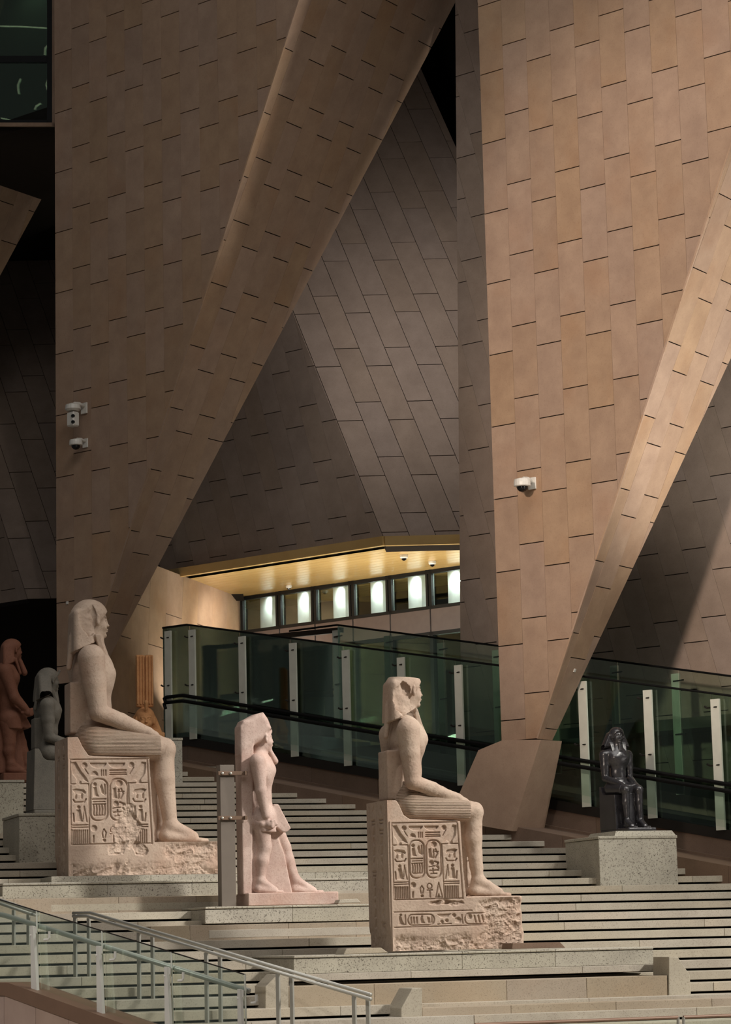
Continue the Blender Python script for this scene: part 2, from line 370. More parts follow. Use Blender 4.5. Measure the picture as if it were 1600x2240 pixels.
# ------------------------------------------------------------------ recessed bay: dark overhanging face, lit inclined face, gold soffit
VDK = 41.2
k0 = onV(845, 1190, VDK); k1 = onV(645, 690, VDK)
kd = (k1-k0)/np.linalg.norm(k1-k0)
ZS = k0[2]
def bay(du, tagname):
    s = UD*du
    a0, a1 = k0+s, atz(k0, kd, ZT)+s
    # dark face, parallel to the walkway
    uE = uL+3.2+du if du == 0 else uL+du+3.2
    pts = [(a0@UD, ZS), (a1@UD, ZT), (max(a1@UD+2, uE), ZT), (max(a1@UD+2, uE), ZS)]
    w = slab_wall('wall_overhang', 'dark overhanging stone face above the ' + tagname, VDK, pts, MT['innerpanel'], .30, off=(.2, .3))
    # inclined face
    lat = _r0
    n = np.cross(lat, kd); n /= np.linalg.norm(n)
    if n@(CAM-k0) < 0: n = -n
    O = a0; wdt = 5.2; 
    P = [a0, a0+lat*wdt, a1+lat*wdt*1.0, a1]
    m = MB().prism(P, -n*.4); o = m.build('wall_inclined', MT['backing']); o['kind'] = 'structure'
    o['label'] = 'spotlit inclined stone face above the ' + tagname; o['category'] = 'wall'
    Bv = kd/kd[2]
    hh = ZT-ZS
    poly = [(0, 0), (wdt, 0), (wdt, hh), (0, hh)]
    panels(o, O, lat, Bv, n, poly, MT['innerpanel'], w=.56, h=1.3, off=(0, .25), gv=.012)
spot('wall_spot', onV(915, 520, 39.0), onV(925, 900, 46.0), 420, 120, .9, .4, (1, .93, .87))
bay(0, 'gold soffit')
bay(DU, 'darkest bay')
# soffit
f0 = onZ(325, 1285, ZS); f1 = k0; f2 = k0+_r0*5.2
g0 = onZ(545, 1308, ZS); g1 = onZ(1012, 1232, ZS); VF = .5*(g0@VD+g1@VD)
so = empty('ceiling_soffit', f1); so['kind'] = 'structure'; so['label'] = 'glossy gold slatted soffit over the entrance'; so['category'] = 'ceiling'
uA = f0@UD+1.2; uB = g1@UD-4
MB().prism([uvz(uA, VDK-.02, ZS+.02), uvz(uA, VF+3.5, ZS+.02), uvz(uB, VF+3.5, ZS+.02), uvz(uB, (f2@VD), ZS+.02), f2+ZD*.02, f1+ZD*.02-VD*.02], ZD*.12).build('soffit_board', MT['backing'], so)
nb = 24
for i in range(nb):   # boards run along the walkway direction
    v0 = VDK+.02+(VF+3.4-VDK)*i/nb; v1 = VDK+.02+(VF+3.4-VDK)*(i+1)/nb-.012
    # boards may only start left of the lit face edge
    ur = f1@UD-((v0-VDK)/max(1e-6, (f2@VD-VDK)))*(f1@UD-f2@UD) if v0 < f2@VD else uB
    MB().prism([uvz(uA, v0, ZS), uvz(uA, v1, ZS), uvz(ur, v1, ZS), uvz(ur, v0, ZS)], ZD*.03).build('soffit_board', MT['soffit'], so)
m = MB(); m.obox(uvz((uA+f1@UD)/2, VDK-.05, ZS+.06), UD, VD, ZD, (uA-f1@UD)/2, .06, .1)
m.build('trim_fascia', MT['soffit'], so)
m = MB(); c = (f1+f2)/2-.05*np.array([_r0[1], -_r0[0], 0]); m.obox(c+ZD*.06-cf*np.array([1, 1, 0])*.05, _r0, np.cross(ZD, _r0), ZD, 2.62, .06, .1); m.build('trim_fascia', MT['soffit'], so)
# entrance side wall (warm lit stone, left of the glass front)
sw0 = uvz(g0@UD+.15, VF+.1, ZS); sw1 = uvz(uL+.15, VDK-4.6, ZS)
pts = [sw0-ZD*5.5, sw0, sw1, sw1-ZD*5.5]
A = sw0-sw1; Lw = np.linalg.norm(A); A = A/Lw; nn = np.cross(A, ZD); nn = nn if nn@(CAM-sw0) > 0 else -nn
o = MB().prism(pts, -nn*.4).build('wall_entrance', MT['backing']); o['kind'] = 'structure'; o['label'] = 'warm lit stone wall beside the glass entrance'; o['category'] = 'wall'
panels(o, sw1-ZD*5.5, A, ZD+A*.14, nn, [(0, 0), (Lw, 0), (Lw-.14*5.5, 5.5), (-.14*5.5, 5.5)], MT['panel'], w=1.05, h=2.4, off=(.2, 1.3))
spot('soffit_downlight', uvz(g0@UD-2.6, VF-1.6, ZS-.3), uvz(g0@UD+.2, VF-1.6, ZS-2.6), 240, 120, .9, .1, (1, .88, .70))
for du_, dv2 in ((1.2, 1.2), (3.4, 2.2), (5.4, 2.6)):
    spot('soffit_downlight', uvz(f1@UD+du_, VDK+dv2, ZS-.25), uvz(f1@UD+du_+.8, VDK+dv2+.3, 5.0), 260, 110, .9, .1, (1, .92, .76))
area('soffit_fill', uvz(f1@UD+1.5, VDK+.6, 6.6), uvz(f1@UD+2, VDK+2.0, ZS), 430, 8, 1.2, (1, .93, .78))  # unseen upward panel added in place of bounced lobby light
# ------------------------------------------------------------------ glass entrance front
gf = empty('window_1', uvz(g1@UD, VF, 4.3)); gf['kind'] = 'structure'; gf['label'] = 'entrance window band with dark mullions and metal spandrels'; gf['category'] = 'window'
xs = [548, 625, 697, 774, 850, 932, 1013, 1100]
us = [onZ(x, 1308-(x-545)*.163, ZS)@UD for x in xs]
zw0 = onV(780, 1352, VF)[2]; zsp = onV(780, 1400, VF)[2]; zfl = 4.2
for i in range(len(us)-1):
    a, b = us[i], us[i+1]; mid = (a+b)/2; hw = abs(a-b)/2
    fr = MB()
    for (cu_, cz, hu, hz) in ((mid, ZS-.05, hw, .04), (mid, zw0, hw, .05), (a, (ZS+zw0)/2, .04, (ZS-zw0)/2), (b+.10, (ZS+zw0)/2, .03, (ZS-zw0)/2)):
        fr.obox(uvz(cu_, VF, cz), UD, ZD, VD, hu, hz, .06)
    fo = fr.build('window_frame', MT['mullion'], gf)
    MB().obox(uvz(mid, VF+.02, (ZS+zw0)/2), UD, ZD, VD, hw-.05, (ZS-zw0)/2-.04, .01).build('pane', MT['clear'], gf)
    MB().obox(uvz(mid+hw*.35, VF+.45, (ZS+zw0)/2), UD*.9+VD*.43, ZD, VD*.9-UD*.43, hw*.62, (ZS-zw0)/2+.3, .05).build('blind', MT['shutter'], gf)
    MB().obox(uvz(mid, VF-.02, (zw0+zsp)/2-.03), UD, ZD, VD, hw-.02, (zw0-zsp)/2, .05).build('spandrel_panel', MT['spandrel'], gf)
    d = MB()
    for (cu_, cz, hu, hz) in ((mid, zsp-.06, hw, .05), (a, (zfl+zsp)/2, .05, (zsp-zfl)/2), (mid, zfl+.1, hw, .1)):
        d.obox(uvz(cu_, VF, cz), UD, ZD, VD, hu, hz, .06)
    d.build('door_frame', MT['mullion'], gf)
    MB().obox(uvz(mid, VF+.02, (zfl+zsp)/2), UD, ZD, VD, hw-.04, (zsp-zfl)/2-.03, .01).build('pane', MT['glass'], gf)
# room behind the glass
rm = MB()
rm.obox(uvz((us[0]+us[-1])/2, VF+4.2, 6.6), UD, ZD, VD, 5.5, 4, .1)
o = rm.build('wall_room', plain('room_wall', (120, 118, 104), .8)); o['kind'] = 'structure'; o['label'] = 'pale rear wall of the lobby seen through the entrance glass'; o['category'] = 'wall'
for t in (.07, .2, .34, .48, .62, .76, .9):
    u = us[0]+(us[-1]-us[0])*t
    spot('lobby_downlight', uvz(u, VF+.16, ZS-.06), uvz(u, VF+.9, ZS-1.6), 42, 150, .8, .05, (.95, 1, .98))
# ------------------------------------------------------------------ staircase
SH, SR, SY0, SZ0 = .14, .6, 39.0, 2.66
def sY(k): return SY0-SR*k
def sZ(k): return SZ0-SH*k
VEND = 35.2
st = empty('floor_staircase', (10, sY(19), 0)); st['kind'] = 'structure'; st['label'] = 'broad granite staircase climbing away between the statues'; st['category'] = 'staircase'
mass = MB()
for k in range(-16, 20):
    Y, Z = sY(k), sZ(k)
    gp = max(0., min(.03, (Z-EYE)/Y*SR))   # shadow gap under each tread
    xl = Xat(-140, Y, Z); xe = (VEND-VD[1]*Y)/VD[0]; xr = min(xe, Xat(1740, Y, Z))
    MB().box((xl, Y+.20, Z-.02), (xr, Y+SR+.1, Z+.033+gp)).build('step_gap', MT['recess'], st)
    x = xl; x -= random.uniform(0, 2)
    while x < xr-.05:
        L = random.uniform(2.2, 3.6); x2 = min(x+L, xr)
        if xr-x2 < .5: x2 = xr
        a = max(x, xl)
        if x2-a > .05:
            MB().box((a+.002, Y+random.uniform(-.004, .004), Z+.030+gp), (x2-.002, Y+SR+.06, Z+SH)).build('step_block', MT['step'], st, bevel=.004)
        x = x2
    mass.box((xl, Y+.09, -.2), (xr+.3, Y+SR+.09, Z-.001))
mass.build('stair_mass', MT['recess'], st)
f = MB().box((-6, 8, -.25), (34, sY(19)+.2, 0)).build('floor', MT['step']); f['kind'] = 'structure'; f['label'] = 'granite floor at the foot of the stairs'; f['category'] = 'floor'
f = MB().box((-2, sY(-16), sZ(-17)-.3), (14.5, 62, sZ(-17))).build('floor_landing', MT['step']); f['kind'] = 'structure'; f['label'] = 'dim upper landing behind the far statues'; f['category'] = 'floor'
# ------------------------------------------------------------------ statue platforms built into the stairs
def zp(x, y, Y): return onY(x, y, Y)[2]
def platform(label, name, x0, x1, Yf, Yb, ztop, zbot, mat, cap=0., caps=None, joints=(), group=None):
    r = empty(name, ((Xat(x0, Yf, zbot)+Xat(x1, Yf, zbot))/2, (Yf+Yb)/2, zbot)); tag(r, label, 'platform', group)
    xs_ = [Xat(x0, Yf, zbot)]+[Xat(j, Yf, zbot) for j in joints]+[Xat(x1, Yf, zbot)]
    for a, b in zip(xs_[:-1], xs_[1:]):
        MB().box((a+.0015, Yf, zbot), (b-.0015, Yb, ztop-cap)).build('front_block', mat, r, bevel=.004)
        if cap: MB().box((a-.0, Yf-.012, ztop-cap+.008), (b, Yb+.012, ztop)).build('cap_slab', mat, r, bevel=.008)
    return r
G = 'granite statue platforms on the stairs'
z1t, z1b = zp(200, 1929, 37.2), zp(200, 1963, 37.2)
platform('speckled granite platform under the largest seated statue', 'statue_platform', 5, 900, 37.2, 40.0, z1t, z1b, MT['granite'], .045, joints=(235, 420, 640), group=G)
z1p = zp(300, 1914.5, 37.55)
platform('low chamfered granite plinth slab directly beneath the largest seated statue', 'plinth_slab', 112, 880, 37.55, 39.8, z1p, z1t, MT['granite'], joints=(330, 500, 690))
platform('brown granite retaining tier below the largest seated statue', 'stair_tier', -130, 900, 36.6, 38.5, zp(200, 1964, 36.6), zp(200, 2024, 36.6), MT['brownstep'], joints=(30, 260, 430, 600))
z2t, z2b = zp(449, 1984, 35.2), zp(449, 2021, 35.2)
platform('speckled granite platform under the standing statue', 'statue_platform', 449, 900, 35.2, 36.58, z2t, z2b, MT['granite'], .04, joints=(640,), group=G)
platform('brown granite retaining tier below the standing statue', 'stair_tier', 330, 900, 34.8, 36.5, zp(600, 2020.5, 34.8), zp(600, 2064, 34.8), MT['brownstep'], joints=(416, 632, 780))
z3t, z3b = zp(641, 2091, 31.6), zp(646, 2131, 31.6)
platform('long speckled granite platform under the statue with cropped head', 'statue_platform', 643, 1431, 31.6, 33.9, z3t, z3b, MT['granite'], .04, joints=(1012, 1216), group=G)
platform('thin granite course under the long platform', 'stair_tier', 640, 1431, 31.45, 33.9, z3b-.002, zp(646, 2147, 31.45), MT['step'], joints=(900, 1275))
zb3 = zp(640, 2158, 30.9); zb3b = zp(640, 2212, 30.9)
platform('tall brown granite tier between two end wedges', 'stair_tier', 633, 1463, 30.9, 33.0, zb3, zb3b, MT['brownstep'], joints=(820, 1110, 1285))
platform('lowest brown granite tier crossing under the wedges', 'stair_tier', 925, 1740, 30.2, 30.87, zp(925, 2205, 30.2), zp(925, 2262, 30.2), MT['brownstep'], joints=(1120, 1350, 1560))
def wedge(name, label, poly, Yf, th, mat, group=None):
    P = [onY(x, y, Yf) for x, y in poly]
    o = MB().prism(P, YD*th).build(name, mat, bevel=.005); tag(o, label, 'block', group); return o
G2 = 'angled granite end blocks'
wedge('end_wedge', 'granite end wedge sloping down at the far end of the long platform', [(1464, 2093), (1484, 2094), (1510, 2133), (1513, 2183), (1464, 2183)], 30.88, .5, MT['step'], G2)
wedge('end_wedge', 'granite end wedge behind the steel handrail', [(581, 2212), (581, 2158), (607, 2132), (632, 2132), (632, 2212)], 30.88, .5, MT['step'], G2)
wedge('end_wedge', 'granite end wedge beside the tip of the steel handrail', [(878, 2262), (878, 2206), (902, 2162), (924, 2161), (924, 2262)], 30.18, .5, MT['step'], G2)
G3 = 'small stone chocks beside the statue bases'
wedge('stone_chock', 'low wedge-shaped stone chock left of the cropped-head statue base', [(752, 2088), (758, 2075), (834, 2073), (850, 2084)], 31.72, .38, MT['step'], G3)
wedge('stone_chock', 'low wedge-shaped stone chock at the toe of the cropped-head statue', [(1120, 2076), (1122, 2063), (1226, 2061), (1238, 2073)], 31.72, .38, MT['coping'], G3)
wedge('stone_chock', 'low wedge-shaped stone chock at the toe of the standing statue', [(740, 1976), (744, 1968), (782, 1966), (790, 1974)], 35.36, .22, MT['step'], G3)
# pedestals
def pedestal(label, x0, x1, Yf, dep, ztop, zbot, mat, top=None):
    xa, xb = Xat(x0, Yf, zbot), Xat(x1, Yf, zbot)
    r = empty('pedestal', ((xa+xb)/2, Yf+dep/2, zbot)); tag(r, label, 'pedestal', 'granite pedestals along the stairs')
    MB().box((xa, Yf, zbot), (xb, Yf+dep, ztop-.05)).build('pedestal_body', mat, r, bevel=.006)
    MB().box((xa-.012, Yf-.012, ztop-.045), (xb+.012, Yf+dep+.012, ztop)).build('cap_slab', mat, r, bevel=.006)
    if top:
        a, b = Xat(top[0], Yf+.12, ztop), Xat(top[1], Yf+.12, ztop); h = top[2]; y0 = Yf+.12; y1 = Yf+dep-.12
        MB().hexa([(a, y0, ztop), (b, y0, ztop), (b, y1, ztop), (a, y1, ztop)], [(a+.05, y0+.05, ztop+h), (b-.05, y0+.05, ztop+h), (b-.05, y1-.05, ztop+h), (a+.05, y1-.05, ztop+h)]).build('bevelled_top', mat, r)
    return r, (xa+xb)/2, Yf+dep/2
Y4 = 37.65
P4 = pedestal('speckled granite pedestal carrying the black seated statue', 1314, 1485, Y4, 1.4, zp(1314, 1829, Y4), zp(1314, 1941, Y4), MT['granite'], (1345, 1480, .085))
Y5 = 39.9
P5 = pedestal('shaded granite pedestal under the grey seated statue', 42, 175, Y5, 1.5, zp(42, 1779, Y5), zp(42, 1897, Y5), MT['granite'])
Y6 = 42.6
P6 = pedestal('granite pedestal under the red standing statue', -70, 52, Y6, 1.3, zp(25, 1706, Y6), zp(25, 1850, Y6), MT['granite'])
Y7 = 47.2
P7 = pedestal('granite pedestal under the plumed ochre bust', 300, 400, Y7, .9, zp(380, 1614, Y7), zp(380, 1725, Y7), MT['granite'])
# ------------------------------------------------------------------ stringer wall and glass-sided moving walkway
VG = 36.2; VG2 = 38.5
pA, pB = onV(412, 1612, VG), onV(1600, 1816, VG)
uA_, uB_ = pA@UD, pB@UD; zsl = (pA[2]-pB[2])/(uA_-uB_)
def zl(u): return pB[2]+(min(u, uA_)-uB_)*zsl
tA = onV(412, 1366, VG); GH = tA[2]-pA[2]
uend = onV(356, 1376, VG)@UD; ulow = uB_-2.2
us_ = [ulow, uA_, uend+.1]
wl = empty('wall_stringer', uvz(uB_, VG, 0)); wl['kind'] = 'structure'; wl['label'] = 'brown stone stringer wall stepping up beside the staircase'; wl['category'] = 'wall'
def along(name, mat, v0, v1, d0, d1, parent, u0, u1, pieces=1):
    """prism between heights zl-d0 and zl-d1 for u0..u1"""
    for i in range(pieces):
        a = u0+(u1-u0)*i/pieces; b = u0+(u1-u0)*(i+1)/pieces
        if pieces > 1: a += .003; b -= .003
        MB().hexa([uvz(a, v0, zl(a)-d1), uvz(b, v0, zl(b)-d1), uvz(b, v1, zl(b)-d1), uvz(a, v1, zl(a)-d1)],
                  [uvz(a, v0, zl(a)-d0), uvz(b, v0, zl(b)-d0), uvz(b, v1, zl(b)-d0), uvz(a, v1, zl(a)-d0)]).build(name, mat, parent)
for (a, b, n) in ((ulow, uA_, 9), (uA_, uA_+3.2, 2)):
    along('coping_stone', MT['coping'], VG-.02, VG+.4, .17, .50, wl, a, b, n)
    along('coping_stone', MT['coping'], VEND-.02, VG+.3, .50, 1.9, wl, a, b, n)
    along('ledge_strip', MT['coping'], VG-.10, VG+.3, .455, .50, wl, a, b)
wk = empty('moving_walkway', uvz((ulow+uend)/2, (VG+VG2)/2, zl(ulow)-.2)); tag(wk, 'long glass-sided inclined moving walkway with black handrails and pale posts', 'moving walkway')
for (a, b) in ((ulow, uA_), (uA_, uend)):
    along('deck', MT['dark'], VG-.04, VG2+.1, .0, .17, wk, a, b)
    along('skirting', MT['black'], VG+.03, VG+.06, -.10, .0, wk, a, b)
fx = [373, 425.5, 535, 646, 761.5, 882.5, 1008, 1143, 1279, 1422, 1570, 1726]
fu = [onV(x, 1366+(x-412)*.1355, VG)@UD for x in fx]
for u in fu:
    MB().obox(uvz(u, VG-.07, zl(u)+GH*.475), UD, VD, ZD, .085, .02, GH*.485).build('post', MT['whitepost'], wk)
    for q_ in (.9, .47):
        zc = zl(u)+GH*q_
        c = MB(); c.tube([uvz(u-.04, VG-.10, zc), uvz(u+.19, VG-.03, zc)], .014, 6); c.tube([uvz(u+.19, VG-.03, zc), uvz(u+.22, VG-.07, zc+.03)], .018, 6)
        c.build('clamp', MT['dark'], wk)
ge = [uend]+[(fu[i]+.13) for i in range(1, len(fu))]+[ulow]
ge = sorted(set(ge), reverse=True)
for a, b in zip(ge[:-1], ge[1:]):
    if a-b < .1: continue
    a2, b2 = a-.008, b+.008
    MB().hexa([uvz(b2, VG-.006, zl(b2)), uvz(a2, VG-.006, zl(a2)), uvz(a2, VG+.006, zl(a2)), uvz(b2, VG+.006, zl(b2))],
              [uvz(b2, VG-.006, zl(b2)+GH), uvz(a2, VG-.006, zl(a2)+GH), uvz(a2, VG+.006, zl(a2)+GH), uvz(b2, VG+.006, zl(b2)+GH)]).build('glass_pane', MT['glass'], wk)
MB().tube([uvz(u, VG, zl(u)+GH) for u in (ulow, uA_, uend)], .022, 6).build('top_rail', MT['black'], wk)
# far glass row
q0, q1 = onV(738, 1367, VG2), onV(1600, 1479, VG2)
zs2 = (q0[2]-q1[2])/(q0@UD-q1@UD)
def zt2(u): return q1[2]+(min(u, q0@UD)-q1@UD)*zs2
bx = [728, 841, 958, 1078, 1205, 1337, 1471, 1610, 1750]
bu = [onV(x, 1367+(x-738)*.13, VG2)@UD for x in bx]
for u in bu:
    MB().obox(uvz(u, VG2+.1, zt2(u)-GH*.525), UD, VD, ZD, .085, .02, GH*.485).build('post', MT['whitepost'], wk)
    for q_ in (.1, .53):
        zc = zt2(u)-GH*q_
        MB().tube([uvz(u+.04, VG2+.08, zc), uvz(u-.22, VG2+.02, zc)], .014, 6).build('clamp', MT['dark'], wk)
for a, b in zip(bu[:-1], bu[1:]):
    a2, b2 = a-.14, b-.125
    MB().hexa([uvz(b2, VG2-.006, zt2(b2)-GH), uvz(a2, VG2-.006, zt2(a2)-GH), uvz(a2, VG2+.006, zt2(a2)-GH), uvz(b2, VG2+.006, zt2(b2)-GH)],
              [uvz(b2, VG2-.006, zt2(b2)), uvz(a2, VG2-.006, zt2(a2)), uvz(a2, VG2+.006, zt2(a2)), uvz(b2, VG2+.006, zt2(b2))]).build('glass_pane', MT['glass'], wk)
MB().tube([uvz(u, VG2, zt2(u)) for u in (bu[-1]-.5, q0@UD)]+[uvz(q0@UD+1.3, VG2, zt2(q0@UD))], .022, 6).build('top_rail', MT['black'], wk)
# handrails
for v, y0_, y1_ in ((VG-.42, 1533, 1732), (VG-.12, 1521, 1717)):
    a, b = onV(400, y0_, v), onV(1600, y1_, v); d = (b-a)/np.linalg.norm(b-a)
    e = a+UD*.45; 
    MB().tube([e-ZD*.12+UD*.03, e-ZD*.02+UD*.07, e, a, b+d*2.0], .036, 8).build('handrail', MT['black'], wk)
    MB().prism([a-ZD*.04, b+d*2-ZD*.04, b+d*2-ZD*.6, a-ZD*.6], VD*.012).build('balustrade_glass', MT['clear'], wk)
# revolving-door box behind the walkway
dv = VG2+2.2
dr = empty('entrance_vestibule', uvz(onV(560, 1640, dv)@UD, dv, zl(uA_)-.2)); tag(dr, 'dark framed glass door vestibule behind the standing statue', 'vestibule')
for x, w_ in ((450, .1), (464, .05), (530, .08), (553, .05), (600, .04), (628, .09), (716, .07), (738, .05)):
    a = onV(x, 1412, dv); b = onV(x+8, 1660, dv)
    MB().obox((a+b)/2, UD, VD, ZD, w_, .06, (a[2]-b[2])/2).build('door_post', MT['mullion'], dr)
for x0, x1, y0_, y1_, mm in ((440, 560, 1414, 1424, 'dark'), (545, 745, 1392, 1404, 'dark'), (480, 560, 1520, 1536, 'black'), (470, 600, 1578, 1582, 'dark'), (590, 745, 1520, 1524, 'dark')):
    a, b = onV(x0, y0_, dv-.1), onV(x1, y0_-(x1-x0)*.1, dv-.1)
    MB().hexa([a-ZD*(y1_-y0_)*.0092, b-ZD*(y1_-y0_)*.0092, b-ZD*(y1_-y0_)*.0092+VD*.1, a-ZD*(y1_-y0_)*.0092+VD*.1], [a, b, b+VD*.1, a+VD*.1]).build('door_rail', MT[mm], dr)
for x0, x1 in ((470, 526), (560, 626), (640, 712)):
    a, b = onV(x0, 1425, dv+.05), onV(x1, 1425-(x1-x0)*.1, dv+.05)
    MB().prism([a, b, b-ZD*2.2, a-ZD*2.2], VD*.015).build('door_pane', MT['clear'], dr)
# dim hall floor behind the walkway
f = MB().prism([uvz(uend+8, VG2+.1, zl(uA_)-.25), uvz(14, VG2+.1, zl(uA_)-.25), uvz(14, VF+4.5, zl(uA_)-.25), uvz(uend+8, VF+4.5, zl(uA_)-.25)], -ZD*.2).build('floor_hall', plain('hall_floor', (90, 84, 76), .65)); f['kind'] = 'structure'; f['label'] = 'dark polished hall floor behind the walkway'; f['category'] = 'floor'

# electric cart parked behind the walkway glass
cv = VG2+.35
ec = empty('electric_cart', onV(660, 1662, cv)); tag(ec, 'pale electric cart with rounded windscreen seen through the walkway glass', 'cart')
paint = plain('cart_paint', (150, 168, 172), .35)
MB().prism([onV(572, 1606, cv), onV(690, 1609, cv), onV(748, 1616, cv), onV(762, 1662, cv), onV(566, 1656, cv)], VD*.9).build('body', paint, ec, bevel=.04)
def arc(x0, y0, x1, y1, r_, n=5):
    P_ = []
    for cx_, cy_, a0 in ((x1-r_, y0+r_, -90), (x1-r_, y1-r_, 0), (x0+r_, y1-r_, 90), (x0+r_, y0+r_, 180)):
        for i in range(n):
            t = math.radians(a0+90*i/(n-1)); P_.append((cx_+r_*math.cos(t), cy_+r_*math.sin(t)))
    return P_
wsp = [onV(x, y, cv+.1) for x, y in arc(662, 1522, 752, 1610, 22)]
MB().tube(wsp+[wsp[0]], .03, 6).build('windscreen_frame', MT['mullion'], ec)
MB().prism(wsp, VD*.01).build('windscreen', MT['clear'], ec)
MB().prism([onV(x, y, cv+.3) for x, y in ((684, 1612), (690, 1600), (704, 1594), (730, 1594), (740, 1612))], VD*.4).build('seat', MT['dark'], ec)
for x in (600, 726):
    c_ = onV(x, 1660, cv-.02); w_ = MB().lathe(c_+ZD*.02, -VD, [(.16, 0), (.17, .06), (.12, .09)], 16).build('wheel', MT['black'], ec)
# ------------------------------------------------------------------ sculpting: signed distance fields meshed with surface nets
def _hash(ix, iy, iz):
    h = (ix*374761393+iy*668265263+iz*2147483647*3+12345) & 0xffffffff
    h = ((h ^ (h >> 13))*1274126177) & 0xffffffff
    return ((h ^ (h >> 16)) & 0xffff)/65535.
def vnoise(x, y, z):
    x, y, z = np.broadcast_arrays(x, y, z)
    ix, iy, iz = (np.floor(q).astype(np.int64) for q in (x, y, z)); fx_, fy, fz = x-ix, y-iy, z-iz
    fx_, fy, fz = (q*q*(3-2*q) for q in (fx_, fy, fz)); r = 0
    for a in (0, 1):
        for b in (0, 1):
            for c in (0, 1):
                r = r+_hash(ix+a, iy+b, iz+c)*(fx_ if a else 1-fx_)*(fy if b else 1-fy)*(fz if c else 1-fz)
    return r
def fbm(x, y, z, oc=4):
    r = 0; a = .5
    for i in range(oc):
        r = r+a*vnoise(x*2**i+17.3*i, y*2**i, z*2**i+5.1*i); a *= .5
    return r-.47
def smin(a, b, k):
    if k <= 0: return np.minimum(a, b)
    h = np.clip(.5+.5*(b-a)/k, 0, 1); return b*(1-h)+a*h-k*h*(1-h)
class Grid:
    def __init__(s, lo, hi, h):
        s.h = h; s.lo = np.asarray(lo, float); n = np.ceil((np.asarray(hi)-s.lo)/h).astype(int)+1; s.n = n
        s.F = np.full(n, 1e3, np.float32); s.ax = [s.lo[i]+h*np.arange(n[i]) for i in range(3)]
    def op(s, fn, lo, hi, k=.03, sub=False):
        pad = k+2.5*s.h; sl = []; g = []
        for i in range(3):
            a = int(max(0, math.floor((lo[i]-pad-s.lo[i])/s.h))); b = int(min(s.n[i], math.ceil((hi[i]+pad-s.lo[i])/s.h)+1))
            if b <= a: return
            sl.append(slice(a, b)); v = s.ax[i][a:b]; sh = [1, 1, 1]; sh[i] = -1; g.append(v.reshape(sh))
        sl = tuple(sl); d = fn(*g).astype(np.float32); cur = s.F[sl]
        s.F[sl] = -smin(-cur, d, k) if sub else smin(cur, d, k)
    def cone(s, a, b, ra, rb, k=.03, sy=1., sub=False):
        a = np.asarray(a, float); b = np.asarray(b, float); ba = b-a; l2 = max(ba@ba, 1e-9); R = max(ra, rb)*max(1, sy)
        def fn(x, y, z):
            px, py, pz = x-a[0], y-a[1], z-a[2]; t = np.clip((px*ba[0]+py*ba[1]+pz*ba[2])/l2, 0, 1)
            return np.sqrt((px-t*ba[0])**2+((py-t*ba[1])/sy)**2+(pz-t*ba[2])**2)-(ra+t*(rb-ra))
        s.op(fn, np.minimum(a, b)-R, np.maximum(a, b)+R, k, sub)
    def ell(s, c, r, k=.03, ry=0., sub=False):
        c = np.asarray(c, float); r = np.asarray(r, float); R = max(r) if ry else r; cs, sn = math.cos(ry), math.sin(ry)
        def fn(x, y, z):
            px, py, pz = x-c[0], y-c[1], z-c[2]
            if ry: px, pz = px*cs-pz*sn, px*sn+pz*cs
            k0 = np.sqrt((px/r[0])**2+(py/r[1])**2+(pz/r[2])**2); k1 = np.sqrt((px/r[0]**2)**2+(py/r[1]**2)**2+(pz/r[2]**2)**2)
            return k0*(k0-1)/np.maximum(k1, 1e-6)
        s.op(fn, c-R, c+R, k, sub)
    def box(s, c, hf, rd=.01, k=.02, ry=0., rz=0., sub=False):
        c = np.asarray(c, float); hf = np.asarray(hf, float); R = np.linalg.norm(hf) if (ry or rz) else hf; cs, sn = math.cos(ry), math.sin(ry); c2, s2 = math.cos(rz), math.sin(rz)
        def fn(x, y, z):
            px, py, pz = x-c[0], y-c[1], z-c[2]
            if ry: px, pz = px*cs-pz*sn, px*sn+pz*cs
            if rz: px, py = px*c2+py*s2, -px*s2+py*c2
            qx, qy, qz = np.abs(px)-hf[0]+rd, np.abs(py)-hf[1]+rd, np.abs(pz)-hf[2]+rd
            return np.sqrt(np.maximum(qx, 0)**2+np.maximum(qy, 0)**2+np.maximum(qz, 0)**2)+np.minimum(np.maximum(qx, np.maximum(qy, qz)), 0)-rd
        s.op(fn, c-R, c+R, k, sub)
    def rough(s, amp, sc, mask=None):
        F_ = s.F; b = np.abs(F_) < amp*2+3*s.h
        I = np.nonzero(b); x, y, z = (s.ax[i][I[i]] for i in range(3))
        d = fbm(x*sc, y*sc, z*sc)*amp*2
        if mask is not None: d = d*mask(x, y, z)
        F_[I] += d
    def mesh(s):
        F_ = s.F; sg = F_ < 0; nx, ny, nz = F_.shape
        corner = [(i, j, k) for i in (0, 1) for j in (0, 1) for k in (0, 1)]
        cnt = sum(sg[i:nx-1+i, j:ny-1+j, k:nz-1+k].astype(np.int8) for i, j, k in corner)
        act = (cnt > 0) & (cnt < 8); I = np.argwhere(act); idx = -np.ones(act.shape, np.int64); idx[tuple(I.T)] = np.arange(len(I))
        val = [F_[I[:, 0]+c[0], I[:, 1]+c[1], I[:, 2]+c[2]] for c in corner]
        acc = np.zeros((len(I), 3)); w = np.zeros(len(I))
        for a in range(8):
            for b in range(a+1, 8):
                da = np.array(corner[a]); db = np.array(corner[b])
                if abs(da-db).sum() != 1: continue
                va, vb = val[a], val[b]; m = (va < 0) != (vb < 0); t = np.where(m, va/np.where(m, va-vb, 1), 0)
                acc += np.where(m, 1, 0)[:, None]*(da+t[:, None]*(db-da)); w += m
        V_ = (I+acc/w[:, None])*s.h+s.lo; Q = []
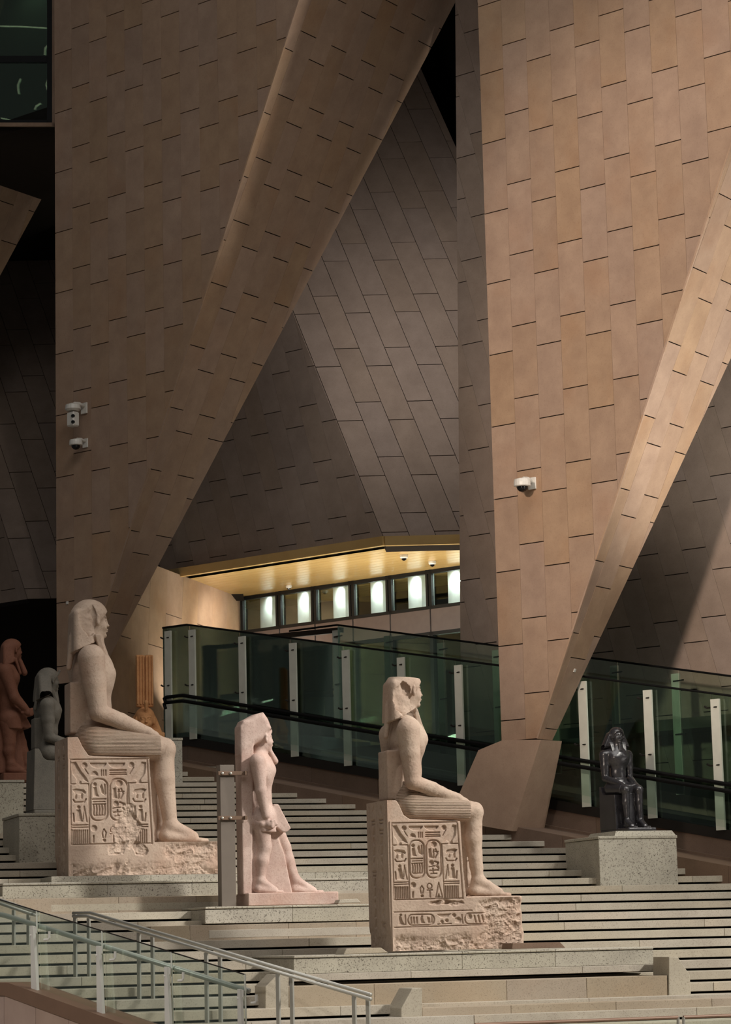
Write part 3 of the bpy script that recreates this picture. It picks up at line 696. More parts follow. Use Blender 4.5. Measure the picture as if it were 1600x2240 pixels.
        for ax in range(3):
            o1, o2 = [(1, 2), (2, 0), (0, 1)][ax]
            sa = [slice(None)]*3; sb = [slice(None)]*3; sa[ax] = slice(0, -1); sb[ax] = slice(1, None)
            A_, B_ = sg[tuple(sa)], sg[tuple(sb)]; E_ = np.argwhere(A_ != B_)
            E_ = E_[(E_[:, o1] > 0) & (E_[:, o2] > 0) & (E_[:, o1] < F_.shape[o1]-1) & (E_[:, o2] < F_.shape[o2]-1)]
            if not len(E_): continue
            ins = A_[tuple(E_.T)]
            d1 = np.zeros(3, int); d1[o1] = 1; d2 = np.zeros(3, int); d2[o2] = 1
            q = np.stack([idx[tuple((E_-d1-d2).T)], idx[tuple((E_-d2).T)], idx[tuple(E_.T)], idx[tuple((E_-d1).T)]], 1)
            q[~ins] = q[~ins][:, ::-1]; Q.append(q)
        return V_, np.concatenate(Q)
# ------------------------------------------------------------------ statue anatomy
def head(g, O, H, k=.012, ears=True, beard=0.):
    """face looking along +x; O is the head centre, H the chin-to-crown height"""
    O = np.asarray(O, float); P = lambda x, y, z: O+np.array([x, y, z])*H
    S = lambda *r: np.array(r)*H
    g.ell(P(-.04, 0, .14), S(.42, .35, .40), k)
    g.ell(P(.10, 0, -.10), S(.30, .285, .38), k*3); g.ell(P(.05, 0, .08), S(.29, .365, .33), k*2)
    g.ell(P(.14, 0, -.28), S(.225, .21, .17), k*3)
    g.ell(P(.33, 0, -.37), S(.085, .11, .075), k*2)
    for y in (-1, 1):
        g.ell(P(.27, .155*y, -.13), S(.12, .11, .13), k*3)               # cheeks
        g.ell(P(.375, .135*y, .045), S(.07, .085, .05), k, sub=True)     # sockets
        g.ell(P(.335, .135*y, .035), S(.055, .075, .036), k*.4)          # eyes
        g.cone(P(.385, .05*y, .115), P(.33, .23*y, .11), .022*H, .018*H, k) # brows
        if ears:
            g.ell(P(.10, .38*y, .0), S(.062, .085, .18), k)
            g.ell(P(.115, .455*y, .02), S(.026, .03, .09), k*.3, sub=True)
    g.cone(P(.385, 0, .09), P(.42, 0, -.09), .03*H, .045*H, k)           # nose
    g.ell(P(.44, 0, -.105), S(.05, .07, .033), k*.7)
    g.ell(P(.405, 0, -.215), S(.045, .105, .026), k*.5)
    g.ell(P(.395, 0, -.265), S(.045, .09, .028), k*.5)
    if beard:
        g.cone(P(.31, 0, -.42), P(.36, 0, -.42-beard), .07*H, .10*H, k, sy=1.2)
def nemes(g, O, H, sh_z, k=.02, lap=.9, cut=None, flare=.62, tail=True):
    """striped royal headcloth: dome, side wings widening to the shoulders, two front lappets and a tail"""
    O = np.asarray(O, float)
    g.ell(O+np.array([-.06, 0, .16])*H, np.array([.50, .44, .44])*H, k)
    z1 = .30; rd = .14
    def wings(x, y, z):
        X, Y_, Z_ = (x-O[0])/H, (y-O[1])/H, (z-O[2])/H
        t = np.clip((z1-Z_)/(z1+.70), 0, 1)
        wy = .40+(flare-.40)*t**.9; xc = -.27-.02*t; zb_ = -.64+.45*np.minimum(X, 0)
        qx, qy, qz = np.abs(X-xc)-.29+rd, np.abs(Y_)-wy+rd*.7, np.maximum(Z_-z1+rd, zb_-Z_+.03)
        return (np.sqrt(np.maximum(qx, 0)**2+np.maximum(qy, 0)**2+np.maximum(qz, 0)**2)+np.minimum(np.maximum(qx, np.maximum(qy, qz)), 0)-rd*np.where(qz > 0, np.where(Z_ > 0, 1, .25), 1))*H*.9
    g.op(wings, O+np.array([-.62, -.75, -1.0])*H, O+np.array([.08, .75, .36])*H, k*2)
    for s_ in (-1, 1):
        def lp(x, y, z, s_=s_):
            X, Y_, Z_ = (x-O[0])/H, (y-O[1])/H*s_, (z-O[2])/H
            t = np.clip((-.45-Z_)/lap, 0, 1)
            xc = .05+.26*t
            return np.maximum(np.maximum(np.abs(X-xc)-.07, np.abs(Y_-(.40-.10*t))-.16), np.maximum(Z_+.40, -.45-lap-Z_))*H*.8
        g.op(lp, O+np.array([-.1, -.6, -.5-lap])*H, O+np.array([.45, .6, -.35])*H, k)
    if tail:
        g.cone(O+np.array([-.50, 0, -.45])*H, O+np.array([-.62, 0, -1.25])*H, .12*H, .07*H, k*2)
def hand(g, w, e, r, y, up=.0, q=1.):
    """flat hand on the thigh, wrist w to fingertips e"""
    w = np.asarray(w, float); e = np.asarray(e, float); d = e-w; L = np.linalg.norm(d); d /= L
    p = w+d*L*.42
    g.cone(w, p, r*.95, r*.72, .02, sy=1.35)
    for i, (o, l) in enumerate(((-1.5, .86), (-.5, 1.0), (.5, .97), (1.5, .84))):
        a = p+np.array([0, o*r*.52, 0]); b = w+d*L*l+np.array([0, o*r*.50, -r*.25])
        g.cone(a, (a+b)/2+ZD*r*.08, r*.34, r*.31, .006); g.cone((a+b)/2+ZD*r*.08, b, r*.31, r*.25, .006)
    a = w+d*L*.15+np.array([0, y*r*1.0, 0]); b = w+d*L*.62+np.array([0, y*r*1.55, -r*.4])
    g.cone(a, b, r*.42, r*.30, .01)
def foot(g, an, heel, toe, rh, rt, w=1.35):
    an, heel, toe = (np.asarray(q, float) for q in (an, heel, toe)); zf = heel[2]-rh
    mid = heel*.35+toe*.65
    g.cone(an, heel+ZD*rh*.2, rh*1.15, rh, .03); g.cone(an+XD*rh*.3, mid+ZD*rt*.7, rh*1.05, rt*1.25, .05, sy=w*.9)
    g.cone(heel, mid, rh, rt*1.2, .04, sy=w)
    for i, (o, l) in enumerate(((1.6, 1.), (.75, .99), (0, .95), (-.7, .89), (-1.35, .82))):
        a = mid+np.array([0, o*rt*.72, -rt*.1]); b = heel+(toe-heel)*l+np.array([0, o*rt*.85, 0]); b[2] = zf+rt*.6
        rr = rt*(.62 if i == 0 else .46); g.cone(a, b, rr*1.15, rr, .012)
def flatten(g, z, hi=None):
    k = int(round((z-g.lo[2])/g.h)); 
    Zg = g.ax[2].reshape(1, 1, -1); g.F = np.maximum(g.F, (z-Zg).astype(np.float32))
# ------------------------------------------------------------------ carved panels
class Glyphs:
    def __init__(s): s.p = []
    def c(s, x, y, r): s.p.append(('c', x, y, r)); return s
    def ring(s, x, y, r, w=5): s.p.append(('o', x, y, r, w)); return s
    def l(s, *pts, w=4): 
        for a, b in zip(pts[:-1], pts[1:]): s.p.append(('l', a[0], a[1], b[0], b[1], w))
        return s
    def r(s, x0, y0, x1, y1): s.p.append(('r', x0, y0, x1, y1)); return s
    def poly(s, *pts): s.p.append(('p', pts)); return s
    def rr(s, x0, y0, x1, y1, rad, w=5): s.p.append(('rr', x0, y0, x1, y1, rad, w)); return s
    def dist(s, X, Y_):
        D = np.full(X.shape, 1e3)
        for p in s.p:
            if p[0] == 'c': d = np.hypot(X-p[1], Y_-p[2])-p[3]
            elif p[0] == 'o': d = np.abs(np.hypot(X-p[1], Y_-p[2])-p[3])-p[4]
            elif p[0] == 'l':
                ax_, ay, bx_, by = p[1:5]; vx, vy = bx_-ax_, by-ay; t = np.clip(((X-ax_)*vx+(Y_-ay)*vy)/max(vx*vx+vy*vy, 1e-6), 0, 1)
                d = np.hypot(X-ax_-t*vx, Y_-ay-t*vy)-p[5]
            elif p[0] == 'r':
                qx = np.abs(X-(p[1]+p[3])/2)-abs(p[3]-p[1])/2; qy = np.abs(Y_-(p[2]+p[4])/2)-abs(p[4]-p[2])/2; d = np.maximum(qx, qy)
            elif p[0] == 'rr':
                qx = np.abs(X-(p[1]+p[3])/2)-abs(p[3]-p[1])/2+p[5]; qy = np.abs(Y_-(p[2]+p[4])/2)-abs(p[4]-p[2])/2+p[5]
                d = np.abs(np.hypot(np.maximum(qx, 0), np.maximum(qy, 0))+np.minimum(np.maximum(qx, qy), 0)-p[5])-p[6]
            else:
                pts = p[1]; n = len(pts); ins = np.zeros(X.shape, bool); dd = np.full(X.shape, 1e3)
                for i in range(n):
                    a, b = pts[i], pts[(i+1) % n]; vx, vy = b[0]-a[0], b[1]-a[1]; t = np.clip(((X-a[0])*vx+(Y_-a[1])*vy)/max(vx*vx+vy*vy, 1e-6), 0, 1)
                    dd = np.minimum(dd, np.hypot(X-a[0]-t*vx, Y_-a[1]-t*vy))
                    cr_ = (a[1] > Y_) != (b[1] > Y_)
                    ins ^= cr_ & (X < (b[0]-a[0])*(Y_-a[1])/(b[1]-a[1]+1e-9)+a[0])
                d = np.where(ins, -dd, dd)
            D = np.minimum(D, d)
        return D
def throne_glyphs():
    """inscription of the throne side in a 590 x 610 frame (x right, y down)"""
    g = Glyphs()
    g.l((10, 8), (585, 4), w=4).l((10, 8), (14, 606), w=4).l((568, 5), (598, 606), w=5).l((14, 606), (600, 603), w=4)
    g.l((142, 180), (146, 604), w=4).l((430, 175), (440, 604), w=4).l((14, 182), (142, 180), w=4).l((432, 176), (572, 174), w=4)
    def falcon(x, s):
        g.poly((x-s*2, 30), (x+s*30, 26), (x+s*44, 52), (x+s*68, 92), (x+s*102, 132), (x+s*120, 168), (x+s*84, 152), (x+s*66, 158), (x+s*70, 178), (x+s*34, 178), (x+s*38, 150), (x+s*8, 110), (x, 70))
        g.l((x+s*90, 66), (x+s*118, 110), w=3)
    falcon(20, 1); falcon(558, -1)
    g.c(112, 50, 20).c(452, 48, 20)
    for x in (152, 286):
        pts = [(x, 32)]+[(x+60-60*math.cos(t), 32+38*math.sin(t)) for t in np.linspace(.15, math.pi-.15, 9)]+[(x+120, 32)]
        g.poly(*pts)
    pts = [(158, 122)]+[(184-26*math.cos(t), 122-32*math.sin(t)) for t in np.linspace(0, math.pi, 9)]
    g.poly(*pts)
    for x in (234, 250, 266): g.l((x, 84), (x, 122), w=4)
    g.l((296, 86), (412, 84), w=5).l((296, 102), (412, 100), w=3).l((296, 116), (414, 114), w=5)
    for x in (154, 296): g.rr(x, 146, x+124, 440, 52, 6)
    # left cartouche
    g.c(186, 186, 14).poly((176, 206), (196, 202), (204, 250), (214, 270), (176, 268)).poly((222, 200), (236, 184), (250, 230), (262, 262), (236, 250), (228, 232)).l((258, 188), (262, 250), w=6)
    g.l((168, 290), (264, 288), w=5).l((176, 308), (258, 306), w=4)
    for i in range(5): g.l((176+i*20, 330), (180+i*20, 360), (176+i*20, 396), w=5)
    g.l((172, 326), (262, 324), w=4).l((180, 404), (254, 402), w=4)
    # right cartouche
    g.c(362, 178, 24).poly((316, 214), (336, 208), (342, 262), (350, 284), (314, 284)).l((360, 222), (358, 284), w=6).l((376, 216), (392, 250), (372, 284), w=5).l((352, 240), (396, 236), w=4)
    g.c(338, 322, 20).l((366, 312), (396, 322), (382, 350), (398, 366), w=6).l((316, 356), (356, 348), (396, 352), w=4).l((322, 384), (394, 380), w=6).l((348, 366), (352, 408), w=5).l((330, 410), (380, 406), w=4)
    # side columns: bull on a stand, seated figure
    for x, s in ((24, 1), (560, -1)):
        g.poly((x, 222), (x+s*26, 214), (x+s*84, 222), (x+s*98, 240), (x+s*92, 252), (x+s*76, 244), (x+s*74, 284), (x+s*62, 284), (x+s*60, 254), (x+s*34, 252), (x+s*30, 286), (x+s*18, 286), (x+s*18, 246))
        g.l((x+s*6, 292), (x+s*20, 310), (x+s*86, 308), (x+s*98, 288), w=5)
        g.c(x+s*44, 346, 13).poly((x+s*30, 362), (x+s*56, 360), (x+s*66, 406), (x+s*76, 446), (x+s*20, 448), (x+s*26, 410)).l((x+s*84, 340), (x+s*104, 448), w=4).l((x+s*84, 340), (x+s*76, 430), w=3).l((x+s*6, 390), (x+s*12, 446), w=5)
        x0, x1 = sorted((x-s*6, x+s*116))
        g.l((x0, 472), (x1, 470), w=4).l((x0, 488), (x1, 486), w=4)
        for i in range(8): g.l((x0+8+i*15, 508), (x0+8+i*15, 596), w=4.5)
    # bottom centre
    g.c(178, 494, 22).l((176, 548), (174, 590), w=6)
    g.p += [('l', 250, 500, 236, 525, 4), ('l', 236, 525, 244, 560, 4), ('l', 250, 500, 266, 525, 4), ('l', 266, 525, 258, 560, 4)]; g.c(252, 580, 12)
    g.ring(316, 505, 20, 4).l((296, 536), (338, 534), w=5).l((318, 536), (320, 590), w=5)
    g.l((394, 478), (368, 594), w=4).l((394, 478), (424, 592), w=4).l((368, 594), (424, 592), w=4).poly((392, 560), (404, 590), (380, 590))
    return g
def frieze_glyphs(off=0):
    g = Glyphs(); y = 0
    g.l((0, 0), (650, -3), w=4).l((0, 118), (1010, 112), w=4)
    g.poly((52, 34), (66, 30), (78, 70), (96, 98), (48, 100)).c(66, 22, 9).l((102, 24), (104, 98), w=4)
    g.rr(124, 22, 338, 104, 38, 5)
    for x in (150, 172, 196): g.l((x, 44), (x+2, 88), w=6)
    g.poly((224, 46), (240, 40), (250, 70), (262, 88), (226, 90)).c(238, 36, 8).poly((280, 40), (300, 48), (304, 88), (284, 90)).l((320, 40), (318, 84), w=5)
    g.poly((362, 22), (476, 20), (450, 46), (420, 54), (390, 46)).c(400, 82, 14).c(440, 74, 14).l((366, 100), (476, 98), w=4)
    g.c(500, 34, 16).poly((510, 56), (540, 46), (566, 66), (548, 92), (508, 88)).l((566, 30), (572, 98), w=4)
    g.rr(590, 20, 820, 104, 36, 5).c(626, 46, 22)
    for x in (668, 700, 732, 764): g.l((x, 40), (x+12, 90), w=6)
    for y_ in (30, 52, 74): g.l((850, y_), (930, y_-2), w=5)
    return g
def relief(name, mat, parent, P00, A, B, n, na, nb_, hfun, mask=None, skirt=.12):
    """height-field face: P00 + A*a + B*b (a, b in 0..1), raised along n by hfun(a, b)"""
    a = np.linspace(0, 1, na); b = np.linspace(0, 1, nb_); AA, BB = np.meshgrid(a, b, indexing='ij')
    Hh = hfun(AA, BB); Vv = P00+AA[..., None]*A+BB[..., None]*B+Hh[..., None]*n
    ok = np.ones((na-1, nb_-1), bool) if mask is None else mask(.5*(AA[:-1, :-1]+AA[1:, 1:]), .5*(BB[:-1, :-1]+BB[1:, 1:]))
    id_ = np.arange(na*nb_).reshape(na, nb_); I, J = np.nonzero(ok)
    Q = np.stack([id_[I, J], id_[I+1, J], id_[I+1, J+1], id_[I, J+1]], 1)
    Vf = Vv.reshape(-1, 3); base = len(Vf); V2 = (Vv-(Hh+skirt)[..., None]*n).reshape(-1, 3)
    E_ = {}
    okp = np.pad(ok, 1)
    q2 = []
    for (di, dj, e) in ((-1, 0, ((0, 0), (0, 1))), (1, 0, ((1, 0), (1, 1))), (0, -1, ((0, 0), (1, 0))), (0, 1, ((0, 1), (1, 1)))):
        nbm = ok & ~okp[1+di:okp.shape[0]-1+di, 1+dj:okp.shape[1]-1+dj]; I, J = np.nonzero(nbm)
        p, q = id_[I+e[0][0], J+e[0][1]], id_[I+e[1][0], J+e[1][1]]
        q2.append(np.stack([p, q, q+base, p+base], 1))
    q2 = np.concatenate(q2); q2[:, 2:] += base; q2[:, :2] += base
    Q = np.concatenate([Q, q2]); Vall = np.concatenate([Vf, Vf, V2])
    used = np.unique(Q); mp = -np.ones(len(Vall), np.int64); mp[used] = np.arange(len(used))
    o = npmesh(name, Vall[used], mp[Q], mat, parent, True)
    return o
def polyx(g, pts, y0, y1, rd=.02, k=.02, sub=False):
    """convex outline in x-z (world points), extruded y0..y1, rounded"""
    P_ = [(p[0], p[2]) for p in pts]
    if area2(P_) < 0: P_ = P_[::-1]
    xs_ = [p[0] for p in P_]; zs_ = [p[1] for p in P_]
    def fn(x, y, z):
        d = None
        for i in range(len(P_)):
            a, b = P_[i], P_[(i+1) % len(P_)]; ex, ez = b[0]-a[0], b[1]-a[1]; l = math.hypot(ex, ez)
            e = ((x-a[0])*ez-(z-a[1])*ex)/l+rd
            d = e if d is None else np.maximum(d, e)
        dy = np.abs(y-(y0+y1)/2)-(y1-y0)/2+rd
        return np.sqrt(np.maximum(d, 0)**2+np.maximum(dy, 0)**2)+np.minimum(np.maximum(d, dy), 0)-rd
    g.op(fn, (min(xs_), y0, min(zs_)), (max(xs_), y1, max(zs_)), k, sub)
def sstep(e0, e1, x):
    t = np.clip((x-e0)/(e1-e0), 0, 1); return t*t*(3-2*t)
GLY = throne_glyphs(); FRI = frieze_glyphs()
def seated(name, Z, intact=False, vox=.013, inscr=True, root=None):
    zo, zs, Yc, q, hw, ay, ly = Z['zo'], Z['zs'], Z['Yc'], Z['q'], Z['hw'], Z['ay'], Z['ly']
    d = proj(onY(zo[0]+Z['chest'][0]/zs, zo[1]+Z['chest'][1]/zs, Yc))[2]; mz = d/(F*zs); r = lambda v: v*q*mz
    def L(p, y=0.): return onY(zo[0]+p[0]/zs, zo[1]+p[1]/zs, Yc+y)
    def mir(P, s): return np.array([P[0], Yc+(P[1]-Yc)*(-s), P[2]])   # s=-1 keeps the near side
    bx0, bx1, by0 = Z['base']
    zbase = Z['z']
    mat, pl = Z['mat'], Z['pleat']
    root = empty(name, (L(((bx0+bx1)/2, by0), 0)[0], Yc, zbase))
    # ---------------- body
    toe = L(Z['toe'], -ly); hc = L(Z['head'], 0); Hh = Z['H']*mz
    g = Grid((L((Z['back'], 1000), -hw)[0]-.5, Yc-ay*1.0-.4, toe[2]-.25), (toe[0]+.25, Yc+ay*1.0+.4, hc[2]+.6*Hh), vox)
    ch, wa, pe = L(Z['chest']), L(Z['waist']), L(Z['pelvis'])
    g.ell(ch, (r(142), ay*.92, r(195)), .03); g.ell(wa, (r(112), ay*.62, r(190)), .10); g.ell(pe, (r(150), ay*.82, r(120)), .08)
    nk = L(Z['neck']); g.cone(nk-ZD*r(40), hc-ZD*Hh*.2, r(85), r(75), .05)
    for s in (-1, 1):
        sh, el, wr, hd = mir(L(Z['sh'], -ay), s), mir(L(Z['el'], -ay*1.04), s), mir(L(Z['wr'], -ly*1.12), s), mir(L(Z['hd'], -ly), s)
        g.cone(nk-ZD*r(62), sh+ZD*r(6), r(84), r(80), .08)
        g.ell(ch+np.array([r(62), s*ay*.36, r(12)]), (r(72), ay*.36, r(62)), .05)      # chest muscle
        g.cone(sh, sh*.55+el*.45, r(90), r(77), .035); g.cone(sh*.55+el*.45, el, r(77), r(60), .03)
        g.cone(el, el*.55+wr*.45, r(60), r(54), .025); g.cone(el*.55+wr*.45, wr, r(54), r(36), .02)
        hand(g, wr, hd, r(36), -s)
        hip, kn, an = mir(L(Z['hip'], -ly), s), mir(L(Z['knee'], -ly), s), mir(L(Z['ankle'], -ly), s)
        g.cone(hip, kn, r(112), r(74), .05); g.ell(kn+np.array([r(14), 0, r(-4)]), (r(62), r(66), r(72)), .04)
        cf_ = kn*.62+an*.38-XD*r(16)
        g.cone(kn-ZD*r(20), cf_, r(64), r(66), .04); g.cone(cf_, an, r(64), r(42), .04)
        g.cone(kn+XD*r(40)-ZD*r(60), an+XD*r(26)+ZD*r(40), r(20), r(16), .05)       # shin edge
        heel, toe_ = mir(L(Z['heel'], -ly), s), mir(L(Z['toe'], -ly), s)
        foot(g, an, heel, toe_, r(46), r(27))
    # seat web between calves and throne, belly navel, back pillar
    wx0, wx1 = L((Z['front'], 1500), -ly)[0], L((Z['web'], 1500), -ly)[0]; zt, zb_ = L((0, Z['seat']), -ly)[2], L((0, Z['footz']), -ly)[2]
    g.box(((wx0+wx1)/2-.06, Yc, (zt+zb_)/2), ((wx1-wx0)/2+.06, ly*.8, (zt-zb_)/2), .02, .03)
    p0, p1 = L((Z['pil'][0], Z['pil'][2]), 0), L((Z['pil'][1], Z['seat']-150), 0)
    g.box(((p0[0]+p1[0])/2, Yc, (p0[2]+p1[2])/2), ((p1[0]-p0[0])/2, ay*.52, abs(p0[2]-p1[2])/2), .015, .04)
    head(g, hc, Hh, .012, beard=.5 if intact else 0)
    if 'cut' in Z:
        Xg, Zg = g.ax[0].reshape(-1, 1, 1), g.ax[2].reshape(1, 1, -1); g.F = np.maximum(g.F, (Zg-hc[2]-Z['cut']*Hh+.012+.05*(Xg-hc[0])).astype(np.float32))
    if not intact and Z.get('chin'):
        g.rough(.012, 9, lambda x, y, z: sstep(hc[0]+.2*Hh, hc[0]+.35*Hh, x)*sstep(hc[2]-.1*Hh, hc[2]-.25*Hh, z))
    g.rough(.0045, 7)
    zf = L((0, Z['footz']), -ly)[2]; flatten(g, zf-.02)
    V_, Q_ = g.mesh(); npmesh('figure', V_, Q_, mat, root)
    # ---------------- kilt
    k_ = Grid((pe[0]-.6, Yc-hw-.3, pe[2]-.6), (L((Z['hem'], 1100), -ly)[0]+.1, Yc+hw+.3, wa[2]+.2), vox)
    for s in (-1, 1):
        hip, kn = mir(L(Z['hip'], -ly), s), mir(L(Z['knee'], -ly), s)
        k_.cone(hip, kn, r(126), r(86), .05)
    k_.ell(pe, (r(158), ay*.86, r(128)), .06); k_.ell(wa-ZD*r(90), (r(124), ay*.68, r(120)), .06)
    hm = L((Z['hem'], 1100), -ly)[0]; zw = L((0, Z['belt']), 0)[2]; zse = L((0, Z['seat']), -ly)[2]
    k_.box(((pe[0]+hm)/2, Yc, zse+.30*(wa[2]-zse)*.5+.02), ((hm-pe[0])/2, ly*.9, r(75)), .03, .05)
    Xg, Yg, Zg = k_.ax[0].reshape(-1, 1, 1), k_.ax[1].reshape(1, -1, 1), k_.ax[2].reshape(1, 1, -1)
    k_.F = np.maximum(k_.F, np.maximum((Xg-hm), np.maximum(Zg-zw-.05*(pe[0]-Xg), zse-.01-Zg)).astype(np.float32))
    k_.rough(.004, 8)
    V_, Q_ = k_.mesh(); npmesh('kilt', V_, Q_, pl, root)
    # ---------------- headcloth
    n_ = Grid(hc+np.array([-.95, -.85, -1.75])*Hh, hc+np.array([.6, .85, .85])*Hh, vox*.8)
    nemes(n_, hc, Hh, 0, .02, lap=.75, flare=Z.get('flare', .58))
    # face opening
    n_.ell(hc+np.array([.34, 0, -.10])*Hh, np.array([.33, .36, .36])*Hh, .02, sub=True)
    n_.box(hc+np.array([.32, 0, -.45])*Hh, np.array([.30, .27, .45])*Hh, .05, .02, sub=True)
    # hollow for the ears
    for s in ((-1, 1) if intact else ()): n_.ell(hc+np.array([.12, .43*s, -.02])*Hh, np.array([.065, .06, .15])*Hh, .01, sub=True)
    if intact:
        n_.cone(hc+np.array([.40, 0, .30])*Hh, hc+np.array([.47, 0, .45])*Hh, .05*Hh, .06*Hh, .02)
        n_.rough(.003, 9)
    else:
        Xg, Yg, Zg = n_.ax[0].reshape(-1, 1, 1), n_.ax[1].reshape(1, -1, 1), n_.ax[2].reshape(1, 1, -1)
        if 'cut' in Z:
            zc = hc[2]+Z['cut']*Hh
            n_.F = np.maximum(n_.F, (Zg-zc+.0*Xg+.05*(Xg-hc[0])).astype(np.float32))
        cx, cz, sx, sz = Z['gouge']
        gc = L((cx, cz), -.25*Hh*2)
        fl = Z.get('flare', .58)
        def br(x, y, z):
            X, Z_ = (x-gc[0])/(sx*mz*.5), (z-gc[2])/(sz*mz*.5); nz = fbm(x*9+0*y, y*9+0*x, z*9+0*x, 5)
            pl_ = (y-(Yc-(fl-.13)*Hh))+.11*Hh*nz-.22*(x-gc[0])
            return np.maximum(pl_, (np.hypot(X+.25*Z_, Z_)-1.0+.9*nz)*sx*mz*.4)
        n_.op(br, (gc[0]-sx*mz, Yc-1.0*Hh, gc[2]-sz*mz), (gc[0]+sx*mz, Yc-.1*Hh, gc[2]+sz*mz), .004, sub=True)
        n_.rough(.004, 8)
    V_, Q_ = n_.mesh(); npmesh('headdress', V_, Q_, mat, root)
    # ---------------- throne and base
    pr = [L(p, -hw) for p in Z['throne']]
    ins = .06 if inscr else 0.
    m = MB().prism([p+YD*ins for p in pr], YD*(2*hw-ins)); m.build('throne', mat, root, bevel=.008)
    # base slab, rough on its broken end
    c0, c1 = L((bx0, Z['footz']), -hw), L((bx1, by0), -hw)
    bg = Grid((c0[0]-.1, Yc-hw-.12, zbase-.05), (c1[0]+.15, Yc+hw+.12, c0[2]+.08), .02)
    bg.box(((c0[0]+c1[0])/2, Yc+ins/2, (c0[2]+zbase)/2), ((c1[0]-c0[0])/2, hw-ins/2, (c0[2]-zbase)/2), .03, .0)
    bg.rough(Z['rough'], 3.2, lambda x, y, z: sstep(c1[0]-.75, c1[0]-.25, x)*(z < c0[2]-.03) + .15)
    flatten(bg, zbase)
    V_, Q_ = bg.mesh(); npmesh('base', V_, Q_, mat, root)
    if inscr:
        x0, y0 = Z['throne_tl']; WA, WB = (bx1-x0), (by0-y0)
        P00 = L((x0-14, y0), -hw); fz = Z['footz']-y0; sc = Z['gsc']
        fr = Z['front2'][0]-x0, Z['front2'][1]-x0
        def hf(a, b):
            X, Y_ = a*WA, b*WB
            dd = GLY.dist(X/sc[0]-6, Y_/sc[1]-6); hgt = -.026*sstep(2.5, -3.5, dd)
            if Z['frieze']:
                d2 = FRI.dist(X-4, Y_-Z['frieze']); hgt = np.minimum(hgt, -.022*sstep(2.5, -3.5, d2))
            er = fbm(X*.012, Y_*.012, 0*X+3, 5)
            mk = sstep(Z['er'][0], Z['er'][0]+90, X+er*260)*sstep(fz-5, fz+40, Y_)      # broken front of the base
            mk = np.maximum(mk, sstep(WB*.86, WB*.97, Y_+er*90))                         # ragged foot of the block
            for (ex, ey, e1, e2) in Z['chips']:
                mk = np.maximum(mk, sstep(1.0, .75, np.hypot((X-ex)/e1, (Y_-ey)/e2)+er*1.4))
            rg = -.012-.16*np.abs(fbm(X*.011+Y_*.006, Y_*.013, 0*X, 5))-.02*np.abs(fbm(X*.06, Y_*.06, 0*X, 3))
            hgt = hgt*(1-mk)+mk*rg
            hgt += .006*fbm(X*.03, Y_*.03, 0*X+9, 4)
            hgt = hgt*sstep(4, 26, X)
            return np.minimum(hgt, .0)
        def mk_(a, b):
            X, Y_ = a*WA, b*WB
            xe = fr[0]+(fr[1]-fr[0])*np.clip(Y_/fz, 0, 1)
            jag = 10*(vnoise(Y_*.03, 0*X, 0*X)-.5)
            return np.where(Y_ < fz, X < xe, X < WA-6+jag)
        relief('carved_side', mat, root, P00, XD*WA*mz, -ZD*(P00[2]-zbase-.004), -YD, int(WA/2.6), int(WB/2.6), hf, mk_, .1)
        # inscribed back of the throne
        gb = Glyphs(); rs = random.Random(3)
        for cx_ in (150, 330):
            for yy in range(30, 760, 62):
                t = rs.random()
                if t < .3: gb.c(cx_, yy, 22)
                elif t < .55: gb.l((cx_-40, yy), (cx_+40, yy), w=6).l((cx_-30, yy+22), (cx_+34, yy+20), w=5)
                elif t < .8: gb.poly((cx_-30, yy-22), (cx_-8, yy-26), (cx_+26, yy+24), (cx_-28, yy+26))
                else: gb.l((cx_-20, yy-22), (cx_+10, yy+4), (cx_-14, yy+26), w=6)
        for xx in (60, 240, 420): gb.l((xx, 10), (xx, 800), w=4)
        Hb = (L((0, Z['throne'][1][1]), -hw)[2]-zbase)
        PB = np.array([min(pr[0][0], pr[1][0])-.0, Yc-hw+.014, zbase+Hb])
        def hb(a, b):
            X, Y_ = a*480, b*900
            return np.maximum(-.022, -.02*sstep(3, -3, gb.dist(X, Y_-20))-.05*sstep(.80, .95, b+.25*fbm(X*.01, Y_*.01, 0*X))*(.5+fbm(X*.03, Y_*.03, 0*X)))+.024
        relief('carved_back', mat, root, PB, YD*(2*hw-.02), -ZD*(Hb+.0), -XD, 90, 220, hb, None, .05)
    return root
Z3 = dict(zo=(780, 1440), zs=3.612, Yc=32.62, q=1., hw=.46, ay=.385, ly=.215, z=z3t+.02, mat=MT['lime'], pleat=MT['pleat'],
          chest=(405, 650), waist=(402, 900), pelvis=(400, 1110), neck=(392, 455), sh=(410, 570), el=(443, 975), wr=(800, 1106), hd=(945, 1158),
          hip=(430, 1168), knee=(925, 1212), ankle=(958, 1765), heel=(935, 1842), toe=(1222, 1872), head=(392, 262), H=285, hem=875, belt=985,
          back=150, front=838, web=885, seat=1275, footz=1893, pil=(205, 345, 735), base=(280, 1345, 2296), cut=.36, gouge=(385, 335, 190, 290), flare=.50, chin=True,
          throne=[(278, 1900), (276, 1120), (328, 1120), (352, 1160), (385, 1235), (432, 1268), (834, 1285), (872, 1900)], throne_tl=(278, 1288), front2=(838, 888),
          gsc=(.965, 1.0), frieze=708, er=(690, 0), chips=[(430, 640, 150, 26)], rough=.07)
s3 = seated('seated_statue', Z3)
tag(s3, 'seated limestone royal statue with cropped headdress on the long granite platform', 'statue')
